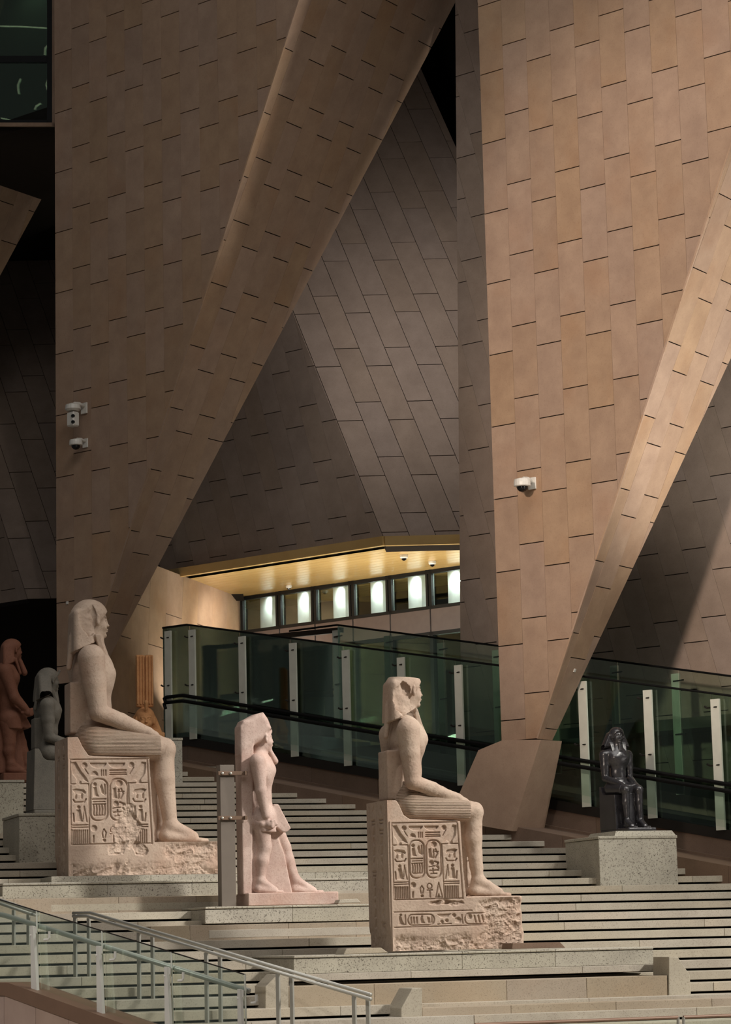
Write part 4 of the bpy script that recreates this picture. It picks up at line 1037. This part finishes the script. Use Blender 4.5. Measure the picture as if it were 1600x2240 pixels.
Z1 = dict(zo=(0, 1280), zs=3.2, Yc=38.5, q=1.05, hw=.53, ay=.45, ly=.25, z=z1p+.012, mat=MT['lime'], pleat=MT['pleat'],
          chest=(655, 640), waist=(665, 880), pelvis=(650, 1060), neck=(648, 425), sh=(640, 515), el=(690, 890), wr=(1035, 1030), hd=(1160, 1082),
          hip=(665, 1100), knee=(1150, 1148), ankle=(1192, 1690), heel=(1165, 1758), toe=(1455, 1788), head=(641, 256), H=262, hem=1110, belt=990,
          back=420, front=1060, web=1105, seat=1195, footz=1808, pil=(470, 600, 690), base=(490, 1545, 2038), gouge=(622, 240, 130, 250), flare=.52,
          throne=[(490, 1815), (488, 1062), (552, 1062), (585, 1130), (625, 1188), (660, 1195), (1052, 1205), (1085, 1815)], throne_tl=(490, 1207), front2=(1058, 1092),
          gsc=(.965, 1.0), frieze=0, er=(640, 0), chips=[(400, 540, 110, 170), (330, 640, 60, 60), (490, 640, 60, 60)], rough=.16)
s1 = seated('seated_statue', Z1, vox=.015)
tag(s1, 'largest seated limestone royal statue with rounded damaged headdress and carved throne', 'statue')
# ------------------------------------------------------------------ intact seated figures: grey one and black one
Zg = dict(Z3); Zg.update(mat=MT['greystone'], pleat=MT['greystone'], flare=.88, z=onY(1000, 1440+1893/3.612, 32.4)[2]-.10, rough=.0, base=(280, 1310, 1950), seat=1275, q=1.04)
Zg.pop('cut')
s5 = seated('seated_statue', Zg, intact=True, vox=.016, inscr=False)
tag(s5, 'grey granite seated royal statue half hidden behind the largest statue', 'statue')
hs3 = onY(780+400/3.612, 1440+130/3.612, 32.62)[2]-z3t
def copy_tree(root, mat, name):
    n = root.copy(); COL.objects.link(n); n.name = name
    for c in list(root.children):
        k = c.copy(); k.data = c.data.copy(); k.data.materials.clear(); k.data.materials.append(mat); COL.objects.link(k); k.parent = n
    return n
s4 = copy_tree(s5, MT['blackstone'], 'seated_statue')
tag(s4, 'small black stone seated king on a speckled granite pedestal', 'statue')
# the base of the generic figure starts at z3t; real figure height 3.0 m
zt5 = zp(42, 1779, Y5)
s5.scale = (.75,)*3; s5.location = (P5[1]+.62, P5[2], zt5)
zt4 = zp(1314, 1829, Y4)+.085
s4.scale = (.55,)*3; s4.rotation_euler = (0, 0, math.radians(-86)); s4.location = (P4[1]+.2, P4[2]+.02, zt4)
# ------------------------------------------------------------------ standing statues
def standing(name, Z, nem=False, vox=.012):
    zo, zs, Yc, q, hw, ay, ly = Z['zo'], Z['zs'], Z['Yc'], Z['q'], Z['hw'], Z['ay'], Z['ly']
    d = proj(onY(zo[0]+Z['chest'][0]/zs, zo[1]+Z['chest'][1]/zs, Yc))[2]; mz = d/(F*zs); r = lambda v: v*q*mz
    def L(p, y=0.): return onY(zo[0]+p[0]/zs, zo[1]+p[1]/zs, Yc+y)
    mat = Z['mat']; zb_ = Z['z']
    root = empty(name, (L(Z['pelvis'])[0], Yc, zb_)); zf = L((0, Z['footz']), -ly)[2]
    hc = L(Z['head']); Hh = Z['H']*mz; tf = L(Z['toef'], ly)
    g = Grid((L((Z['pil'][0], 1000), 0)[0]-.25, Yc-ay-.3, zf-.1), (tf[0]+.2, Yc+ay+.3, L((0, Z['top']), 0)[2]+.1), vox)
    ch, wa, pe = L(Z['chest']), L(Z['waist']), L(Z['pelvis'])
    g.ell(ch, (r(134), ay*.98, r(185)), .03); g.ell(wa, (r(98), ay*.66, r(200)), .09); g.ell(pe, (r(122), ay*.8, r(150)), .07)
    nk = L(Z['neck']); g.cone(nk-ZD*r(40), hc-ZD*Hh*.2, r(72), r(64), .05)
    for s in (-1, 1):
        M_ = lambda P: np.array([P[0], Yc-s*(P[1]-Yc), P[2]])
        sh, el, wr, fs = (M_(L(Z[k], -ay*f)) for k, f in (('sh', 1.), ('el', 1.08), ('wr', 1.0), ('fist', .98)))
        g.cone(nk-ZD*r(60), sh, r(62), r(66), .06); g.ell(ch+np.array([r(70), s*ay*.4, r(10)]), (r(62), ay*.36, r(62)), .05)
        g.cone(sh, el, r(72), r(52), .03); g.cone(el, wr, r(54), r(38), .025)
        # clenched hand round a short roll
        g.ell(fs, (r(52), r(40), r(44)), .02)
        for i in range(4): g.cone(fs+np.array([r(34), -s*0, r(30-18*i)]), fs+np.array([r(10), s*r(34), r(26-18*i)]), r(14), r(12), .006)
        g.cone(fs+np.array([r(30), s*r(20), r(34)]), fs+np.array([r(54), s*r(8), r(0)]), r(15), r(12), .006)
        g.cone(fs-XD*r(70), fs+XD*r(60), r(17), r(17), .004)
    # near (rear) leg and far (striding) leg
    for pre, y in (('n', -ly), ('f', ly)):
        hip, kn, an, he, to = (L(Z[a], y) for a in ((('hipn', 'kneen', 'anklen', 'heeln', 'toen') if pre == 'n' else ('hipf', 'kneef', 'anklef', 'heelf', 'toef'))))
        g.cone(hip, kn, r(92), r(62), .06); g.cone(kn, kn*.6+an*.4-XD*r(10), r(58), r(60), .04); g.cone(kn*.6+an*.4-XD*r(10), an, r(58), r(38), .04)
        g.cone(kn+XD*r(38), an+XD*r(24)+ZD*r(40), r(16), r(14), .05)
        foot(g, an, he, to, r(40), r(24))
    # stone web behind and between the legs, back pillar
    polyx(g, [L(p, 0) for p in Z['web']], Yc-.03, Yc+ly+.06, .02, .03)
    polyx(g, [L(p, 0) for p in Z['web2']], Yc-ly*.9, Yc+ly, .02, .03)
    polyx(g, [L(p, 0) for p in Z['pillar']], Yc-ay*.62, Yc+ay*.62, .015, .015)
    head(g, hc, Hh, .010)
    if Z.get('crown'):
        polyx(g, [L(p, 0) for p in Z['crown']], Yc-Hh*.46, Yc+Hh*.46, Hh*.22, .03)
        g.ell(hc+np.array([.40, 0, .30])*Hh, np.array([.035, .035, .09])*Hh, .015)
    g.cone(L(Z['beard'][0]), L(Z['beard'][1]), r(26), r(32), .01, sy=1.2)
    g.rough(.005, 7); flatten(g, zf-.01)
    V_, Q_ = g.mesh(); npmesh('figure', V_, Q_, mat, root)
    # kilt with projecting apron
    k_ = Grid((pe[0]-.5, Yc-ay-.3, L((0, Z['hem']), 0)[2]-.2), (pe[0]+.75, Yc+ay+.3, wa[2]+.1), vox)
    k_.ell(pe, (r(130), ay*.86, r(160)), .05)
    for s in (-1, 1): k_.cone(L(Z['hipn'], 0)+YD*s*ly+ZD*r(20), L((Z['hipn'][0]+30, Z['hem']), 0)+YD*s*ly, r(104), r(96), .06)
    ap = [L(p, 0) for p in Z['apron']]; polyx(k_, ap, Yc-ly*1.15, Yc+ly*1.15, .012, .02)
    zh = L((0, Z['hem']), 0)[2]; zw = L((0, Z['belt']), 0)[2]
    Xg, Zg_ = k_.ax[0].reshape(-1, 1, 1), k_.ax[2].reshape(1, 1, -1)
    k_.F = np.maximum(k_.F, np.maximum(Zg_-zw-.25*(pe[0]-Xg), zh-Zg_+0*Xg).astype(np.float32)); k_.rough(.004, 8)
    V_, Q_ = k_.mesh(); npmesh('kilt', V_, Q_, mat, root)
    if nem:
        n_ = Grid(hc+np.array([-.95, -.85, -1.75])*Hh, hc+np.array([.7, .85, .85])*Hh, vox)
        nemes(n_, hc, Hh, 0, .02, lap=.75, flare=.55, tail=False)
        n_.ell(hc+np.array([.34, 0, -.10])*Hh, np.array([.33, .36, .36])*Hh, .02, sub=True); n_.box(hc+np.array([.32, 0, -.45])*Hh, np.array([.30, .27, .45])*Hh, .05, .02, sub=True)
        for s in (-1, 1): n_.ell(hc+np.array([.11, .43*s, -.02])*Hh, np.array([.08, .07, .16])*Hh, .01, sub=True)
        V_, Q_ = n_.mesh(); npmesh('headdress', V_, Q_, mat, root)
    a, b = L((Z['base'][0], Z['footz']), -hw), L((Z['base'][1], Z['footz']), -hw)
    MB().box((a[0], Yc-hw, zb_), (b[0], Yc+hw, zf+.004)).build('base', Z['basemat'], root, bevel=.012)
    return root
Z2 = dict(zo=(450, 1520), zs=4.2105, Yc=35.95, q=1., hw=.33, ay=.27, ly=.125, z=z2t+.006, mat=MT['pinkstone'], basemat=MT['pinkstone'],
          chest=(500, 705), waist=(512, 930), pelvis=(525, 1130), neck=(490, 530), sh=(478, 612), el=(512, 880), wr=(556, 1110), fist=(592, 1190),
          hipn=(505, 1180), kneen=(545, 1400), anklen=(502, 1720), heeln=(482, 1790), toen=(715, 1826), hipf=(600, 1180), kneef=(722, 1400), anklef=(822, 1710), heelf=(815, 1790), toef=(1085, 1826),
          head=(511, 410), H=250, top=150, pil=(300, 385), footz=1838, hem=1275, belt=985, apron=[(600, 1010), (650, 1010), (764, 1235), (706, 1282), (600, 1200)],
          pillar=[(318, 1845), (292, 300), (330, 250), (420, 250), (400, 1845)], web=[(400, 1250), (640, 1250), (720, 1450), (800, 1840), (400, 1840)], web2=[(380, 560), (455, 560), (490, 1180), (500, 1500), (480, 1840), (380, 1840)],
          crown=[(292, 330), (312, 250), (430, 186), (512, 165), (556, 230), (592, 325), (566, 372), (500, 420), (400, 540), (292, 560)], beard=((592, 525), (638, 612)), base=(392, 1225))
s2 = standing('standing_statue', dict(Z2), False)
tag(s2, 'pale pink striding statue with back pillar held by steel clamps', 'statue')
Z6 = dict(zo=(-2, 1380), zs=4.15, Yc=P6[2], q=.88, hw=.42, ay=.30, ly=.14, z=zp(25, 1706, Y6)+.001, mat=MT['redstone'], basemat=MT['redstone'],
          chest=(60, 440), waist=(70, 640), pelvis=(100, 800), neck=(75, 300), sh=(60, 365), el=(140, 600), wr=(235, 700), fist=(270, 740),
          hipn=(85, 830), kneen=(95, 1010), anklen=(105, 1210), heeln=(100, 1262), toen=(270, 1285), hipf=(120, 830), kneef=(190, 1010), anklef=(250, 1210), heelf=(250, 1262), toef=(400, 1285),
          head=(125, 180), H=185, top=60, pil=(-120, -40), footz=1300, hem=900, belt=690, apron=[(140, 690), (180, 690), (285, 880), (230, 895), (150, 860)],
          pillar=[(-110, 1300), (-110, 300), (-40, 300), (-20, 1300)], web=[(0, 900), (180, 900), (240, 1300), (0, 1300)], web2=[(-20, 800), (60, 800), (60, 1300), (-20, 1300)], beard=((190, 275), (230, 380)), base=(40, 300))
s6 = standing('standing_statue', Z6, True, .016)
tag(s6, 'red granite standing king with headcloth and beard at the picture edge', 'statue')
# steel prop behind the pink statue
Yp = 35.85
a, b = onY(474, 1674, Yp), onY(506, 1674, Yp); zt = a[2]
pp = empty('support_post', ((a[0]+b[0])/2, Yp, z2t)); tag(pp, 'grey steel support post with two bolted clamps behind the standing statue', 'post')
MB().box((a[0]+.02, Yp-.10, z2t), (b[0]+.02, Yp+.10, zt)).build('post_body', plain('grey_paint', (112, 102, 92), .55), pp, bevel=.006)
for y in (1691, 1789):
    c = onY(480, y, Yp-.2); e = onY(540, y-1, Yp-.2)
    cl = MB().box((c[0], Yp-.135, c[2]-.028), (e[0]+.03, Yp-.10, c[2]+.028)).box((e[0]-.02, Yp-.17, c[2]-.03), (e[0]+.02, Yp-.135, c[2]+.03)).build('clamp', MT['coping'], pp, bevel=.004)
    for t in (.15, .45):
        MB().lathe((c[0]+(e[0]-c[0])*t, Yp-.135, c[2]), (0, -1, 0), [(.02, 0), (.02, .012), (.008, .016)], 6).build('bolt', MT['steel'], cl)
# ------------------------------------------------------------------ plumed ochre bust
zb7 = zp(380, 1614, Y7)+.001
s7 = empty('plumed_bust', (0, 0, 0)); tag(s7, 'ochre stone king bust with tall double plumes behind the knee of the largest statue', 'statue')
H7 = .44; O7 = np.array([0, 0, .36])
g = Grid((-.6, -.75, -.05), (.6, .75, 2.1), .014)
head(g, O7, H7, .008, beard=.3)
nemes(g, O7-XD*.03, H7, 0, .015, lap=.6, flare=.80, tail=False)
g.ell(O7+np.array([.30, 0, -.08])*H7, np.array([.26, .33, .36])*H7, .01, sub=True)
head(g, O7, H7, .008, beard=.3)
g.box((-.10, 0, .03), (.22, .36, .10), .02, .03)
for y in (-1, 1):
    g.box((-.04, .085*y, 1.12), (.06, .082, .50), .03, .008)
    for yy in (.03, .085, .14): g.cone((.035, yy*y, .68), (.035, yy*y, 1.58), .018, .018, .006)
g.cone((.19, 0, .56), (.22, 0, .69), .03, .045, .01)
g.rough(.006, 9); flatten(g, 0)
V_, Q_ = g.mesh(); npmesh('bust', V_, Q_, MT['ochre'], s7)
s7.rotation_euler = (0, 0, math.radians(-96)); s7.location = (Xat(318, Y7+.45, zb7), Y7+.45, zb7)
# ------------------------------------------------------------------ steel handrails on the stairs
def stair_pt(x, y): return onplane(x, y, (0, -SH/SR, 1), SZ0-SH/SR*SY0)
def handrail(label, foot_px, top_px, ret=True):
    """foot_px: pixel feet of the post pairs; rails run above them"""
    F0 = [stair_pt(*p) for p in foot_px]
    d = F0[-1]-F0[0]; d /= np.linalg.norm(d)
    return F0, d
hr = empty('stair_handrail', stair_pt(320, 2193)); tag(hr, 'double steel handrail on paired posts descending across the steps', 'handrail')
ft = [stair_pt(180, 2148), stair_pt(320, 2194)]
dv_ = ft[1]-ft[0]
side_ = np.cross(ZD, dv_); side_[2] = 0; side_ /= np.linalg.norm(side_)
# rails from the picture on vertical planes through the feet line
nrm = side_; c0 = nrm@ft[0]
for off_, pts in ((.11, [(160, 1998), (198, 1997), (812, 2176)]), (-.11, [(160, 2004), (190, 2004), (812, 2186)])):
    P_ = [onplane(x, y, nrm, c0+off_) for x, y in pts]
    MB().tube(P_, .022, 10).build('rail', MT['steel'], hr, smooth=True)
    last = P_
eA = onplane(812, 2176, nrm, c0+.11); eB = onplane(812, 2186, nrm, c0-.11)
mid = (eA+eB)/2; ddir = (eB-onplane(190, 2004, nrm, c0-.11)); ddir /= np.linalg.norm(ddir)
MB().tube([eA]+[mid+(eA-mid)*math.cos(t)+ddir*.11*math.sin(t) for t in np.linspace(0, math.pi, 9)]+[eB], .022, 10).build('rail_return', MT['steel'], hr, smooth=True)
for i in range(5):
    base = ft[0]+dv_*i
    for off_, (y0_, x0_) in ((.11, (0, 0)), (-.11, (0, 0))):
        p = base+side_*off_
        px_, py_, _ = proj(p)
        # top of the post on the rail line
        A_ = onplane(190, 2004, nrm, c0+off_); B_ = onplane(812, 2186 if off_ < 0 else 2176, nrm, c0+off_)
        t = ((p-A_)@np.array([dv_[0], dv_[1], 0]))/((B_-A_)@np.array([dv_[0], dv_[1], 0])); top = A_+(B_-A_)*t
        if t > 1.02: continue
        MB().obox(np.array([p[0], p[1], (top[2]+p[2]-.1)/2]), dv_/np.linalg.norm(dv_)*[1, 1, 0], side_, ZD, .028, .012, (top[2]-p[2]+.1)/2-.02).build('post', MT['steel'], hr)
hr2 = empty('stair_handrail', stair_pt(60, 2160)); tag(hr2, 'short end of a second double steel handrail entering at the picture edge', 'handrail')
P_ = []
for off_, pts in ((.11, [(-120, 1926), (75, 1994)]), (-.11, [(-120, 1936), (70, 2000)])):
    Q_ = [onplane(x, y, nrm, c0+off_+.35) for x, y in pts]; P_.append(Q_)
    MB().tube(Q_, .022, 10).build('rail', MT['steel'], hr2, smooth=True)
eA, eB = P_[0][1], P_[1][1]; mid = (eA+eB)/2; dd_ = eA-P_[0][0]; dd_ /= np.linalg.norm(dd_)
MB().tube([mid+(eA-mid)*math.cos(t)+dd_*.11*math.sin(t) for t in np.linspace(0, math.pi, 9)], .022, 10).build('rail_return', MT['steel'], hr2, smooth=True)
for x in (30, 62):
    p = onplane(x, 1990+x*.3-10, nrm, c0+.35); MB().obox(p-ZD*.45, dv_/np.linalg.norm(dv_)*[1, 1, 0], side_, ZD, .028, .012, .44).build('post', MT['steel'], hr2)
# ------------------------------------------------------------------ near glass balustrade on a stone parapet
# vertical plane parallel to the handrail, nearer to the viewer
cB = c0-6.0 if (nrm@CAM) < c0 else c0+6.0
def onB(x, y, o=0.): return onplane(x, y, nrm, cB+o*(1 if cB > c0 else -1)*-1)
gb = empty('glass_balustrade', onB(120, 2200)); tag(gb, 'frameless glass balustrade with white posts and inner rail in the near corner', 'balustrade')
top = [(-90, 1941), (537, 2133)]
tl = lambda x: 1968+(x)*.3055
pl_ = lambda x: 2153+(x-20)*.352
edges = [-90, 80, 223, 375, 536]
for a, b in zip(edges[:-1], edges[1:]):
    a2, b2 = a+1, b-1
    MB().prism([onB(a2, tl(a2)), onB(b2, tl(b2)), onB(b2+6, pl_(b2)+10), onB(a2+6, pl_(a2)+10)], nrm*.016).build('glass_pane', MT['clear'], gb)
    MB().tube([onB(b, tl(b)), onB(b+4, pl_(b))], .008, 6).build('pane_edge', MT['whitepost'], gb)
    MB().tube([onB(a, tl(a)), onB(b, tl(b))], .006, 6).build('pane_top', MT['dark'], gb)
for x in (69, 213, 362, 522):
    yt = tl(x)+36; yb = pl_(x+4)+2
    MB().prism([onB(x-3, yt, -.06), onB(x+3, yt+1, -.06), onB(x+12, yb, -.06), onB(x-1, yb-3, -.06)], nrm*.03).build('post', MT['camwhite'], gb)
    MB().prism([onB(x+10, yb-2, -.04), onB(x+26, yb+1, -.04), onB(x+26, yb+5, -.04), onB(x+10, yb+3, -.04)], nrm*.06).build('shoe', MT['camwhite'], gb)
    for dx, dy in ((9, 0), (39, 10)):
        P_ = [onB(x+dx, yt+dy+2, -.03), onB(x+dx, yt+dy+16, -.03), onB(x+dx-3, yt+dy+20, -.04), onB(x+dx-12, yt+dy+21, -.06)]
        MB().tube(P_, .012, 8).build('rail_bracket', MT['camwhite'], gb)
MB().tube([onB(-90, 1982, .06), onB(12, 2003, .06), onB(545, 2168, .06)], .024, 10).build('inner_rail', MT['steel'], gb, smooth=True)
pw = empty('wall_parapet', onB(100, 2230)); pw['kind'] = 'structure'; pw['label'] = 'bronze capped stone parapet in the near lower corner'; pw['category'] = 'wall'
cap = [(-120, 2150), (18, 2150), (420, 2293), (420, 2330), (10, 2178), (-120, 2176)]
P_ = [onB(x, y, -.14) for x, y in cap]
MB().prism(P_[:2]+[P_[4], P_[5]], nrm*.34).build('parapet_cap', MT['bronze'], pw); MB().prism([P_[1], P_[2], P_[3], P_[4]], nrm*.34).build('parapet_cap', MT['bronze'], pw)
for a, b in ((-120, 9), (9, 78), (78, 150), (150, 225), (225, 300)):
    f_ = lambda x: 2177 if x < 10 else 2178+(x-10)*.371
    MB().prism([onB(a+.4, f_(a), -.12), onB(b-.4, f_(b), -.12), onB(b-.4, 2420, -.12), onB(a+.4, 2420, -.12)], nrm*.25).build('parapet_slab', MT['parapet'], pw)
# near rail crossing the bottom corner
nr = empty('glass_balustrade', onY(1300, 2260, 28.6)); tag(nr, 'low glass balustrade with metal top rail along the bottom edge', 'balustrade')
for a, b in ((1040, 1484), (1496, 1720)):
    p, q_ = onY(a, 2240-(a-1080)*.036, 28.6), onY(b, 2240-(b-1080)*.036, 28.6)
    MB().tube([p, q_], .02, 8).build('top_rail', MT['bronze'], nr)
    MB().prism([p, q_, q_-ZD*.8, p-ZD*.8], YD*.014).build('glass_pane', MT['clear'], nr)
    MB().tube([q_ if b < 1600 else p, (q_ if b < 1600 else p)-ZD*.85], .02, 8).build('post', MT['steel'], nr)
# ------------------------------------------------------------------ cameras, detectors, lamps
def dome_cam(label, P, n, s=1., ptz=False, group='wall security cameras'):
    P = np.asarray(P, float); n = np.asarray(n, float); t = np.cross(ZD, n)
    r_ = empty('security_camera', P); tag(r_, label, 'camera', group)
    MB().obox(P+n*.012*s, t, ZD, n, .07*s, .09*s, .012*s).build('wall_plate', MT['camwhite'], r_, bevel=.004)
    c = P+n*.26*s
    MB().tube([P+n*.02*s+ZD*.03*s, P+n*.12*s+ZD*.06*s, P+n*.22*s+ZD*.05*s, c+ZD*.02*s], .03*s, 8).build('bracket_arm', MT['camwhite'], r_, smooth=True)
    if ptz:
        MB().lathe(c+ZD*.02*s, (0, 0, -1), [(.04*s, -.03*s), (.12*s, .0), (.13*s, .07*s), (.10*s, .10*s)], 16).build('housing', MT['camwhite'], r_, smooth=False)
        MB().obox(c-ZD*.22*s, t, n, ZD, .085*s, .07*s, .12*s).build('pan_head', MT['camwhite'], r_, bevel=.02*s)
        w = (CAM-c); w /= np.linalg.norm(w)
        for dz in (-.16, -.26): MB().lathe(c+ZD*dz*s+w*.075*s, w, [(.035*s, 0), (.03*s, .03*s), (.005*s, .032*s)], 12).build('lens', MT['camdark'], r_)
    else:
        MB().lathe(c+ZD*.03*s, (0, 0, -1), [(.05*s, -.02*s), (.12*s, .0), (.13*s, .05*s), (.13*s, .10*s), (.11*s, .11*s)], 18).build('housing', MT['camwhite'], r_, smooth=False)
        MB().lathe(c-ZD*.075*s, (0, 0, -1), [(.09*s, 0), (.082*s, .04*s), (.05*s, .075*s), (.01*s, .088*s)], 16).build('dome', MT['camdark'], r_, smooth=True)
    return r_
wn = -VD
dome_cam('white twin-lens pan camera on the dark brown fin, upper of the two', onV(188, 894, V0)-VD*.034, wn, 1.25, True)
dome_cam('white dome camera on the dark brown fin below the pan camera', onV(190, 970, V0)-VD*.03, wn, 1.05)
dome_cam('white dome camera on the tan fin', onV(1168, 1058, V0)-VD*.03, wn, 1.15)
def det(label, P, n, r_, h, dark=True):
    e = empty('ceiling_detector', P); tag(e, label, 'detector', 'ceiling devices under the gold soffit')
    MB().lathe(P, n, [(r_, 0), (r_, h*.5), (r_*.75, h*.8)], 14).build('housing', MT['camwhite'], e)
    MB().lathe(np.asarray(P)+np.asarray(n)*h*.75, n, [(r_*.7, 0), (r_*.5, h*.4), (r_*.1, h*.55)], 12).build('dome', MT['camdark'] if dark else MT['camwhite'], e)
for x, y, s, lb in ((380, 1302, .08, 'dark dome device on the gold soffit above the plumed bust'), (486, 1304, .09, 'pale smoke detector on the soffit near the side wall'), (632, 1281, .07, 'small device on the gold soffit above the first windows'),
                    (884, 1214, .09, 'dark dome camera on the brightest part of the soffit'), (946, 1228, .085, 'flat black fitting on the soffit beside the back wall')):
    det(lb, onZ(x, y, ZS-.003), (0, 0, -1), s, s*1.1, x != 486)
for (x, y, lb) in ((150, 1319, 'tiny white square sensor on the dark brown fin'),):
    P = onV(x, y, V0)-VD*.034; o = MB().obox(P, UD, ZD, VD, .03, .03, .012).build('wall_sensor', MT['camwhite'], bevel=.004); tag(o, lb, 'sensor')
P = onplane(1254, 1465, fn, fn@rA)+fn*.034; o = MB().obox(P, WD, np.cross(fn, WD), fn, .03, .03, .012).build('wall_sensor', MT['camwhite'], bevel=.004); tag(o, 'tiny white square sensor low on the tan fin facet', 'sensor')
# ------------------------------------------------------------------ upper corner window box and dark ceiling behind
VW = V0+.35
wb = empty('window_2', onV(60, 268, VW)); wb['kind'] = 'structure'; wb['label'] = 'dark upper window with pale frame beside the brown fin'; wb['category'] = 'window'
def bar(x0, y0, x1, y1, mat, nm, v=VW, t=.08):
    P_ = [onV(x0, y0, v), onV(x1, y0, v), onV(x1, y1, v), onV(x0, y1, v)]; MB().prism(P_, VD*t).build(nm, mat, wb)
bar(114, -120, 120, 276, MT['panel'], 'window_trim', VW-.06); bar(-120, 268, 120, 276, MT['panel'], 'window_trim', VW-.06)
bar(103, -120, 114, 268, MT['mullion'], 'window_frame'); bar(-120, 122, 104, 136, MT['mullion'], 'window_frame'); bar(-120, 262, 104, 268, MT['mullion'], 'window_frame')
bar(-120, -120, 103, 122, MT['glass'], 'pane', VW+.05, .01); bar(-120, 136, 103, 262, MT['glass'], 'pane', VW+.05, .01)
bar(-120, -140, 125, 276, plain('window_room', (70, 78, 66), .7), 'room_back', VW+.9, .05)
spot('window_room_lamp', onV(40, -60, VW+.4), onV(30, 250, VW+.8), 60, 150, .9, .1, (.9, 1, .85))
gl = plain('reflection_glow', (240, 235, 200), .5, emit=(240, 236, 200), estr=1.6)  # glowing colour stands in for reflections on the window glass, not lamps
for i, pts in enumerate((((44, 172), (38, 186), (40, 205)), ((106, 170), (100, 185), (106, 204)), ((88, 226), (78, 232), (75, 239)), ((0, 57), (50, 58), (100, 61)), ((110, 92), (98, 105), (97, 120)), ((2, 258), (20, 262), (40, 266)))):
    o = MB().tube([onV(x, y, VW+.5) for x, y in pts], .016, 6).build('reflection_strip', gl); tag(o, ['short curved glowing reflection in the lower window pane', 'curved glowing reflection at the inner edge of the window', 'small slanting glowing reflection low in the window', 'long thin glowing reflection across the upper pane', 'bent glowing reflection in the corner of the upper pane', 'bright glowing reflection along the window bottom'][i], 'reflection', 'glowing stand-ins for reflections in the upper window')
# dark ceiling far above the bay on the left
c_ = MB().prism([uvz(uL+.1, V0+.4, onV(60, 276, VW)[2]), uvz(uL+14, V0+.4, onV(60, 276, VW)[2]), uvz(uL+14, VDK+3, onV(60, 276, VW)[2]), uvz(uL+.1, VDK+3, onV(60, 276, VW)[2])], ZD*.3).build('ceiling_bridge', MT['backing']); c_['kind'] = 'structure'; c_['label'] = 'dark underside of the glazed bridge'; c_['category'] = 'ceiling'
# far end wall closing the bay
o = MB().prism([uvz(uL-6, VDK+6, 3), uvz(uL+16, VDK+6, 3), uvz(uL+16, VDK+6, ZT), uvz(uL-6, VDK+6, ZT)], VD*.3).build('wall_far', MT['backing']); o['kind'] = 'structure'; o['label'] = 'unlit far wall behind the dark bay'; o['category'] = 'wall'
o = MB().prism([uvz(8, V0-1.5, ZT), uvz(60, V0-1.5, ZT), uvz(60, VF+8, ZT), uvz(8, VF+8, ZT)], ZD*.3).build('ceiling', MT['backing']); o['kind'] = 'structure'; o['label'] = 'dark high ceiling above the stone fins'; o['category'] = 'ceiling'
